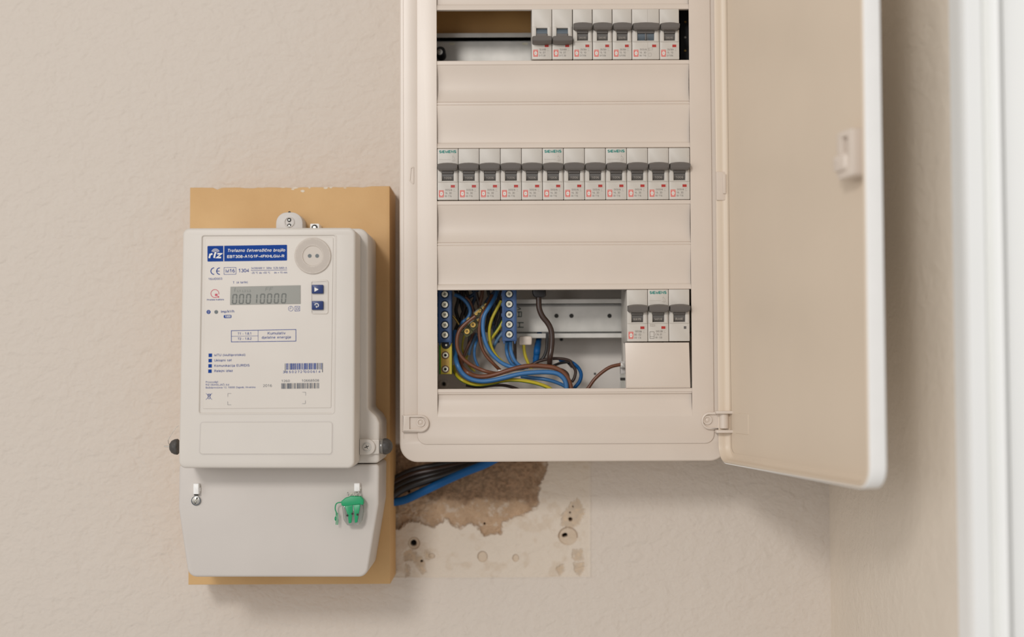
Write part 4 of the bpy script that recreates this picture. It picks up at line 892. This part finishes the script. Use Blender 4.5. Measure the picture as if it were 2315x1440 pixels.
breaker('circuit_breaker', 'bottom-row circuit breaker with a red symbol, left of the lettered one', 1417, 1463.4, 655, 772, 'up', False, word='BJ61PB', lines=('5SP21500', 'B0 .02', 'D0 .C6'), group=G3)
breaker('circuit_breaker', 'bottom-row circuit breaker with teal lettering and a grey square symbol', 1464.4, 1510.8, 654.6, 771.6, 'up', True, low='grey', word='S4U1N0', lines=('0X0.3BI', 'C16 .07', '00 .130'), group=G3)
breaker('circuit_breaker', 'blank-faced circuit breaker at the right end of the bottom row', 1511.8, 1558.4, 654.2, 771.2, 'up', None, low='none', word='BUA6IE', group=G3)

# ------------------------------------------------------------------ terminal bars
ZA = lambda x, y, Y: at(970+x/5.76, 640+y/5.76, Y)
ZB_ = lambda x, y, Y: at(1270+x/5.76, 640+y/5.76, Y)
def screw_top(mb, p, r, mt, y):
    lathe(mb, (p.x, y, p.z), [(r, .002), (r, -.0003), (r*.88, -.0007), (r*.45, -.0007), (r*.36, .0002), (.0001, .0002)], mt, 20)
    a = random.uniform(0, 3)
    for k in range(2):
        d = (math.cos(a+k*1.57), math.sin(a+k*1.57)); line(mb, (p.x-d[0]*r*.5, p.z-d[1]*r*.5), (p.x+d[0]*r*.5, p.z+d[1]*r*.5), r*.12, y-.00078, 'dark_slot')
def blue_bar(label, x0, x1, sx, ys_, Y, zbot):
    xx0, xx1, z0, z1 = rectpx(x0, x1, 655, zbot, Y); z1 += .03
    R = empty('neutral_terminal_bar', label, 'terminal bar', ((xx0+xx1)/2, Y, z0), 'blue terminal bars')
    zs_ = [at(sx, y, Y).z for y in ys_]; st = zs_[0]-zs_[1]; allz = [zs_[0]+st]+zs_; cxs = at(sx, 700, Y).x
    mb = MB(); slab(mb, rect(xx0, xx1, z0, z1), Y, Y+.016, 'terminal_blue', .0006, 2, holes=[circ(cxs, z, .0035, 22) for z in allz], hbev=.0004)
    slab(mb, rect(xx0+.0008, xx1-.0008, z0+.001, z1), Y+.0035, Y+.0155, 'terminal_blue')
    for z in allz: slab(mb, rrect(xx0-.0007, xx0+.0012, z-.0019, z+.0012, .0004, 2), Y+.001, Y+.006, 'terminal_blue', .0003)
    for s_ in (xx0+.0016, xx1-.0016): slab(mb, [(s_-.0012, z0+.001), (s_+.0012, z0+.001), (s_+.0004, z0-.0024), (s_-.0004, z0-.0024)], Y+.0008, Y+.004, 'terminal_blue', .0002)
    mb.build('bar_body', R)
    for z in allz:
        mb = MB(); screw_top(mb, Vector((cxs, 0, z)), .0029, 'pale_metal', Y+.0008); mb.build('terminal_screw', R)
YT = .022
blue_bar('blue screw terminal bar at the left edge of the bottom opening, above the green-yellow bar', 989.5, 1021, 1005.5, (665, 688.5, 711.5, 734.5, 757), YT, 774)
blue_bar('blue screw terminal bar in the middle of the wires, left of the bare rail', 1135, 1168, 1151.3, (664.5, 687.5, 711, 733.5, 756), YT, 771)
def earth_bar():
    Y = YT+.004; x0, x1, z0, z1 = rectpx(992.5, 1021.5, 777, 846, Y)
    R = empty('earth_terminal_bar', 'short green and yellow earth terminal bar with two screws under the left blue bar', 'terminal bar', ((x0+x1)/2, Y, z0))
    mb = MB(); w_ = x1-x0
    slab(mb, rect(x0, x1, z0, z1), Y, Y+.012, 'earth_green', .0004, 2); slab(mb, rect(x0+w_*.12, x1-w_*.0, z0, z1), Y-.0002, Y+.001, 'pvc_yellow', .0003, 1); slab(mb, rect(x0+w_*.2, x1-w_*.18, z0+.0003, z1-.001), Y-.0004, Y+.001, 'earth_yellow', .0003, 1)
    mb.build('bar_body', R)
    for y in (803, 834.5):
        p = at(1007, y, Y); mb = MB(); frame(mb, circ(p.x, p.z, .0034, 20), .0007, Y-.0006, 'pvc_brown'); screw_top(mb, p, .0026, 'pale_metal', Y-.0006); mb.build('terminal_screw', R)
    mb = MB(); p = at(1008, 779, Y); lathe(mb, (p.x, Y-.001, p.z), [(.004, .004), (.0038, 0), (.0001, 0)], 'black', 18); lathe(mb, (p.x+.0003, Y-.0012, p.z-.0005), [(.001, .001), (.0009, -.0004), (.0001, -.0004)], 'pale_metal', 10); mb.build('end_clip', R)
earth_bar()
# ------------------------------------------------------------------ wires inside the cabinet
def wire(label, pts, r, m1, Y, f=ZA, m2=None, name='insulated_wire', cat='wire', group=None):
    """pts: (x, y[, depth]) in the bottom opening"""
    P = [f(p[0], p[1], p[2] if len(p) > 2 else Y) for p in pts]
    mb = MB(); tube(mb, P, r*U/5.76*1.03, m1, 14, m2, 7, k2=(13, 0, 1) if m2 else ()); o = mb.build(name, recalc=True, angle=60); tag(o, label, cat, group); return o
GW = 'insulated wires in the bottom opening'
def W_(label, pts, r, m1, Y, **k): return wire(label, pts, r, m1, Y, group=GW, **k)
B2A = lambda x, y, *r: (x+300*5.76, y)+tuple(r)
W_('reddish-brown wire curving from the brass connector down to the bottom bundle', [(600, 430), (520, 490), (440, 560), (385, 640), (362, 740), (372, 860), (430, 970), (540, 1060), (660, 1120), (780, 1160), (900, 1180, .034)], 24, 'pvc_brown', .028)
W_('long brown wire arching over the blue one across the bottom bundle', [(395, 940, .045), (410, 1050, .04), (480, 1150), (600, 1210), (740, 1215), (880, 1185), (1040, 1135), (1200, 1092), (1360, 1075), (1500, 1083), (1640, 1105), (1750, 1170), (1820, 1270), (1850, 1380), (1855, 1450)], 30, 'pvc_brown', .026)
W_('long light blue wire sweeping along the bottom bundle to the right', [(335, 620, .05), (335, 780, .045), (340, 920, .038), (365, 1050), (430, 1170), (530, 1245), (670, 1278), (820, 1268), (1000, 1228), (1180, 1185), (1360, 1165), (1540, 1160), (1670, 1180), (1750, 1240), (1785, 1320), (1790, 1420)], 30, 'pvc_blue', .024)
W_('green-yellow earth wire running lowest under the bottom bundle', [(310, 1080, .045), (340, 1170, .04), (410, 1250), (520, 1305), (650, 1325), (800, 1308), (950, 1275), (1100, 1262), (1250, 1275), (1400, 1305), (1540, 1355), (1640, 1420)], 24, 'pvc_yellow', .030, m2='pvc_green')
W_('blue wire bowing down from the top left of the middle terminal bar', [(900, 60, .05), (860, 180, .04), (790, 300, .033), (720, 420), (700, 540), (712, 680), (755, 820), (825, 930), (920, 1020), (1020, 1075), (1130, 1100), (1280, 1105, .036)], 26, 'pvc_blue', .031)
W_('brown wire bowing beside the blue one left of the middle terminal bar', [(820, 160, .05), (760, 280, .042), (700, 400), (660, 530), (655, 680), (685, 830), (745, 945), (830, 1040), (930, 1140, .04)], 22, 'pvc_brown', .037)
W_('yellow wire bending down left of the middle terminal bar', [(940, 230, .04), (890, 320), (825, 450), (790, 570), (785, 700), (815, 840), (880, 950), (960, 1030), (1050, 1095)], 20, 'pvc_yellow', .040)
W_('short green-yellow wire leaving the middle terminal bar at its fourth screw', [(975, 470), (920, 570), (865, 650), (800, 740), (760, 840, .06)], 22, 'pvc_yellow', .046, m2='pvc_green')
W_('greyish blue wire leaving the middle terminal bar at its lowest screw', [(975, 620), (900, 720), (855, 800), (830, 880, .06)], 22, 'pvc_blue_grey', .048)
W_('blue wire arching to the right near the top of the left terminal bar', [(330, 150), (420, 190), (500, 270), (535, 370), (500, 460), (430, 520), (400, 620, .07)], 24, 'pvc_blue', .050)
W_('brown wire beside the arching blue one near the top left', [(470, 180), (530, 240), (565, 330), (585, 420)], 18, 'pvc_brown', .054)
W_('short bright blue wire in the gap right of the reddish-brown curve', [(640, 700, .06), (605, 800), (590, 900), (600, 990), (640, 1085)], 18, 'pvc_blue', .052)
W_('greyish blue wire ending in a flat tip below the brass connector', [(620, 650), (580, 750), (540, 850), (520, 940)], 20, 'pvc_blue_grey', .060)
W_('thin yellow-green wire behind the reddish-brown curve', [(470, 650), (440, 760), (435, 860), (470, 960), (540, 1080)], 14, 'pvc_yellow', .066, m2='pvc_green')
W_('dull brown wire deep behind the reddish-brown curve', [(580, 640), (540, 760), (490, 860), (450, 960), (430, 1060)], 20, 'pvc_brown', .062)
W_('thin green-yellow wire slanting below the brass connector', [(600, 760), (530, 880), (490, 990), (520, 1080), (600, 1150)], 12, 'pvc_yellow', .070, m2='pvc_green')
W_('left one of two blue wires dropping from the foot of the middle terminal bar', [(1015, 760, .034), (1010, 860), (1030, 960), (1080, 1050), (1150, 1100), (1240, 1110)], 24, 'pvc_blue', .040)
W_('right one of two blue wires dropping from the foot of the middle terminal bar', [(1060, 760, .034), (1065, 870), (1100, 980), (1160, 1060), (1240, 1098)], 24, 'pvc_blue', .036)
W_('dark brown wire dropping straight down right of the middle terminal bar', [(1115, 740), (1118, 880), (1120, 1000), (1118, 1100)], 22, 'pvc_dark_brown', .052)
W_('yellow wire dropping from the pale wire connector', [(1232, 790), (1238, 870), (1258, 960), (1300, 1060), (1340, 1130)], 21, 'pvc_yellow', .048)
W_('thick dark brown wire in an S-bend in front of the rail', [(1428, 120), (1428, 220), (1435, 330), (1475, 430), (1545, 520), (1588, 610), (1600, 720), (1592, 850), (1575, 960), (1568, 1080, .032)], 36, 'pvc_dark_brown', .024)
W_('black wire hanging behind the S-bend', [(1540, 650), (1535, 800), (1520, 900), (1470, 990), (1360, 1050)], 20, 'pvc_black', .056)
W_('dark brown wire looping over to the right past the bundle', [(1330, 1065), (1440, 1015), (1580, 985), (1720, 985), (1830, 1010), B2A(130, 1060), B2A(178, 1140), B2A(165, 1230), B2A(130, 1290)], 20, 'pvc_dark_brown', .038)
W_('black wire arching below the dark brown loop', [(1600, 1085), (1700, 1045), (1800, 1030), B2A(90, 1045), B2A(130, 1090, .06)], 18, 'pvc_black', .050)
W_('blue wire turning down at the right end of the bundle', [(1700, 1000, .06), (1800, 1010, .055), B2A(150, 1045), B2A(220, 1110), B2A(252, 1190), B2A(232, 1280), B2A(170, 1360), B2A(120, 1430)], 24, 'cable_blue', .044)
W_('dark brown wire coming down at the right end of the bundle', [(1640, 1120, .04), (1730, 1130), (1800, 1180), B2A(90, 1260), B2A(118, 1340), B2A(130, 1430)], 20, 'pvc_dark_brown', .034)
W_('blue wire cutting to the lower right out of the bundle', [(1200, 1215, .04), (1350, 1235, .036), (1500, 1250), (1650, 1290), (1780, 1350), (1850, 1420)], 24, 'pvc_blue', .033)
W_('thin brown wire rising to the blanking plate at the right', [(340-60, 1440), (345, 1365), (420, 1260), (520, 1165), (640, 1090), (790, 1055)], 23, 'pvc_brown', .040, f=ZB_)
W_('dark olive wire crossing under the earth wire at the bottom edge', [(480, 1330), (650, 1350), (850, 1330), (1000, 1335), (1150, 1380), (1250, 1440)], 20, 'pvc_dark_brown', .042)
W_('pale grey wire just visible between the bottom bundle strands', [(900, 1140), (1050, 1138), (1250, 1130), (1450, 1128), (1560, 1140)], 12, 'white_plastic', .034)
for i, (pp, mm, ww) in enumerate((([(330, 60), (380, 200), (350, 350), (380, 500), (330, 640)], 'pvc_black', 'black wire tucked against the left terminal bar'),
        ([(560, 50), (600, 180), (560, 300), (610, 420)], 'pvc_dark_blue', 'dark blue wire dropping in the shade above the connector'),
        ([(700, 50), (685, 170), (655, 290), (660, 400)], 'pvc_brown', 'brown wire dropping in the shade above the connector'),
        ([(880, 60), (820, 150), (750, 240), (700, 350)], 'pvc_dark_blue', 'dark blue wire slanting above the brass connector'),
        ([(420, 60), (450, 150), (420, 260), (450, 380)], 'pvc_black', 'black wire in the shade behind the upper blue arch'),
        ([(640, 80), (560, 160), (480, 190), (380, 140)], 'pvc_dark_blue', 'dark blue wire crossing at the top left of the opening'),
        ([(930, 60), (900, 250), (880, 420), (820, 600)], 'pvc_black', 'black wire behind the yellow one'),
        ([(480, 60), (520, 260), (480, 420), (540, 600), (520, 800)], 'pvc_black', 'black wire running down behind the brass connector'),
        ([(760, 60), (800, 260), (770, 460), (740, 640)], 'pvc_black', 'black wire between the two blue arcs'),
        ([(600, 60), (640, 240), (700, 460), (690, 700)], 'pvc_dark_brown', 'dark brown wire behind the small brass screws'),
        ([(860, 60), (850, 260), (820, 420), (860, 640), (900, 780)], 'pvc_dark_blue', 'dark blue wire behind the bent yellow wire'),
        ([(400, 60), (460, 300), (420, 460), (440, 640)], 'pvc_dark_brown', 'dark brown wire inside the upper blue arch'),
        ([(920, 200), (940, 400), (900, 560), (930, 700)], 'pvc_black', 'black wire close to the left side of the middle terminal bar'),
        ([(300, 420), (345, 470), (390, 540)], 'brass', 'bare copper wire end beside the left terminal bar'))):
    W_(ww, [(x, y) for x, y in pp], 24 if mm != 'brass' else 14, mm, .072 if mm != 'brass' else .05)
def connectors():
    # brass screw connector strip
    Y = .034; c = ZA(520, 640, Y); R = empty('connector_strip', 'clear olive connector strip with brass screws among the wires', 'connector', tuple(c))
    mb = MB()
    for (x, y, a, b) in ((575, 545, 60, 60), (495, 632, 60, 58), (640, 375, 62, 42), (722, 300, 52, 40), (512, 470, 34, 30), (640, 478, 26, 26)):
        p = ZA(x, y, Y); q = U/5.76; slab(mb, [(p.x+(dx*math.cos(.7)-dz*math.sin(.7))*q, p.z+(dx*math.sin(.7)+dz*math.cos(.7))*q) for dx, dz in ((-a, -b), (a, -b), (a, b), (-a, b))], Y+.0025 + (0 if y > 520 else .006), Y+.012, 'olive_block', .0006, 2)
    mb.build('connector_body', R)
    for (x, y, r) in ((572, 542, .0026), (493, 628, .0026), (610, 395, .0014), (655, 360, .0014), (705, 318, .0013), (738, 280, .0013), (512, 468, .0014), (640, 478, .0013), (630, 370, .001), (665, 345, .001)):
        p = ZA(x, y, Y); mb = MB(); screw_top(mb, p, r, 'brass', Y+(.001 if r > .002 else .0075)); mb.build('brass_screw', R)
    Y = .046; p = ZA(1252, 750, Y); mb = MB(); slab(mb, rpoly([tuple((ZA(a, b, Y).x, ZA(a, b, Y).z)) for a, b in ((1170, 690), (1342, 690), (1338, 795), (1322, 806), (1185, 806), (1172, 795))], .0016, 4), Y, Y+.013, 'connector_pink', .0012, 3)
    tag(mb.build('wire_connector'), 'pale pinkish wire connector below the rail with a yellow wire', 'connector')
    Y = .020; mb = MB(); slab(mb, rpoly([tuple((ZA(a, b, Y).x, ZA(a, b, Y).z)) for a, b in ((1335, 20), (1510, 20), (1528, 165), (1480, 185), (1380, 185), (1350, 140))], .0014, 3), Y, Y+.014, 'pvc_black', .0012, 3)
    tag(mb.build('wire_plug'), 'dark plug gripping the top of the S-bent brown wire', 'connector')
    mb = MB(); tube(mb, [ZA(1440, 640, .078), ZA(1425, 750, .072), ZA(1408, 860, .054), ZA(1398, 950, .054), ZA(1378, 1060, .05)], [.0026, .0026, .0030, .0030, .0028, .0024], 'cable_blue', 14); tag(mb.build('wire_sleeve', angle=60), 'thick dark blue wire sleeve between the pale connector and the S-bend', 'sleeve')
    Y = .036; mb = MB(); p = ZB_(802, 1070, Y); slab(mb, rrect(p.x-.0022, p.x+.0022, p.z-.0022, p.z+.0022, .0003), Y, Y+.01, 'zinc', .0003); slab(mb, rect(p.x-.0018, p.x+.0022, p.z-.0075, p.z+.0035), Y+.006, Y+.016, 'hanger_grey', .0004); p = ZB_(805, 1250, Y); slab(mb, rect(p.x-.0018, p.x+.0018, p.z-.0012, p.z+.0012), Y+.004, Y+.014, 'dark_slot'); slab(mb, rect(p.x-.0018, p.x+.0018, p.z-.008, p.z+.014), Y+.008, Y+.016, 'clear_plastic')
    tag(mb.build('terminal_clamp'), 'small grey metal clamp at the edge of the blanking plate', 'clamp')
    # markings on the rail beside the middle bar
    Y = .0685
connectors()
# ------------------------------------------------------------------ cables below the cabinet
def cable(label, pts, r, m, ds, group=None):
    mb = MB(); tube(mb, [at(x, y, d) for (x, y), d in zip(pts, ds)], r, m, 16, sm=8); tag(mb.build('electric_cable', angle=60), label, 'cable', group)
GC = 'cables leaving under the cabinet'
cable('bright blue cable passing under the cabinet to the meter', [(886, 1136), (915, 1130), (955, 1112), (1005, 1088), (1050, 1068), (1100, 1048), (1150, 1020)], .0037, 'cable_blue', [.092, .092, .09, .088, .086, .084, .082], GC)
for i, (lb, pts, r) in enumerate((
    ('topmost black cable behind the cabinet corner', [(886, 1085), (930, 1064), (985, 1052), (1050, 1040), (1100, 1025)], .0028),
    ('black cable second from the top under the cabinet', [(886, 1094), (930, 1074), (985, 1062), (1060, 1046), (1110, 1030)], .0030),
    ('lower black cable of the bundle under the cabinet', [(886, 1108), (925, 1088), (985, 1072), (1060, 1054), (1120, 1035)], .0034),
    ('lowest black cable just above the bright blue one', [(886, 1122), (915, 1104), (960, 1088), (1020, 1070), (1090, 1045)], .0034))):
    cable(lb, pts, r, 'pvc_black' if i != 1 else 'pvc_dark_brown', [.100-.003*i]*5, GC)
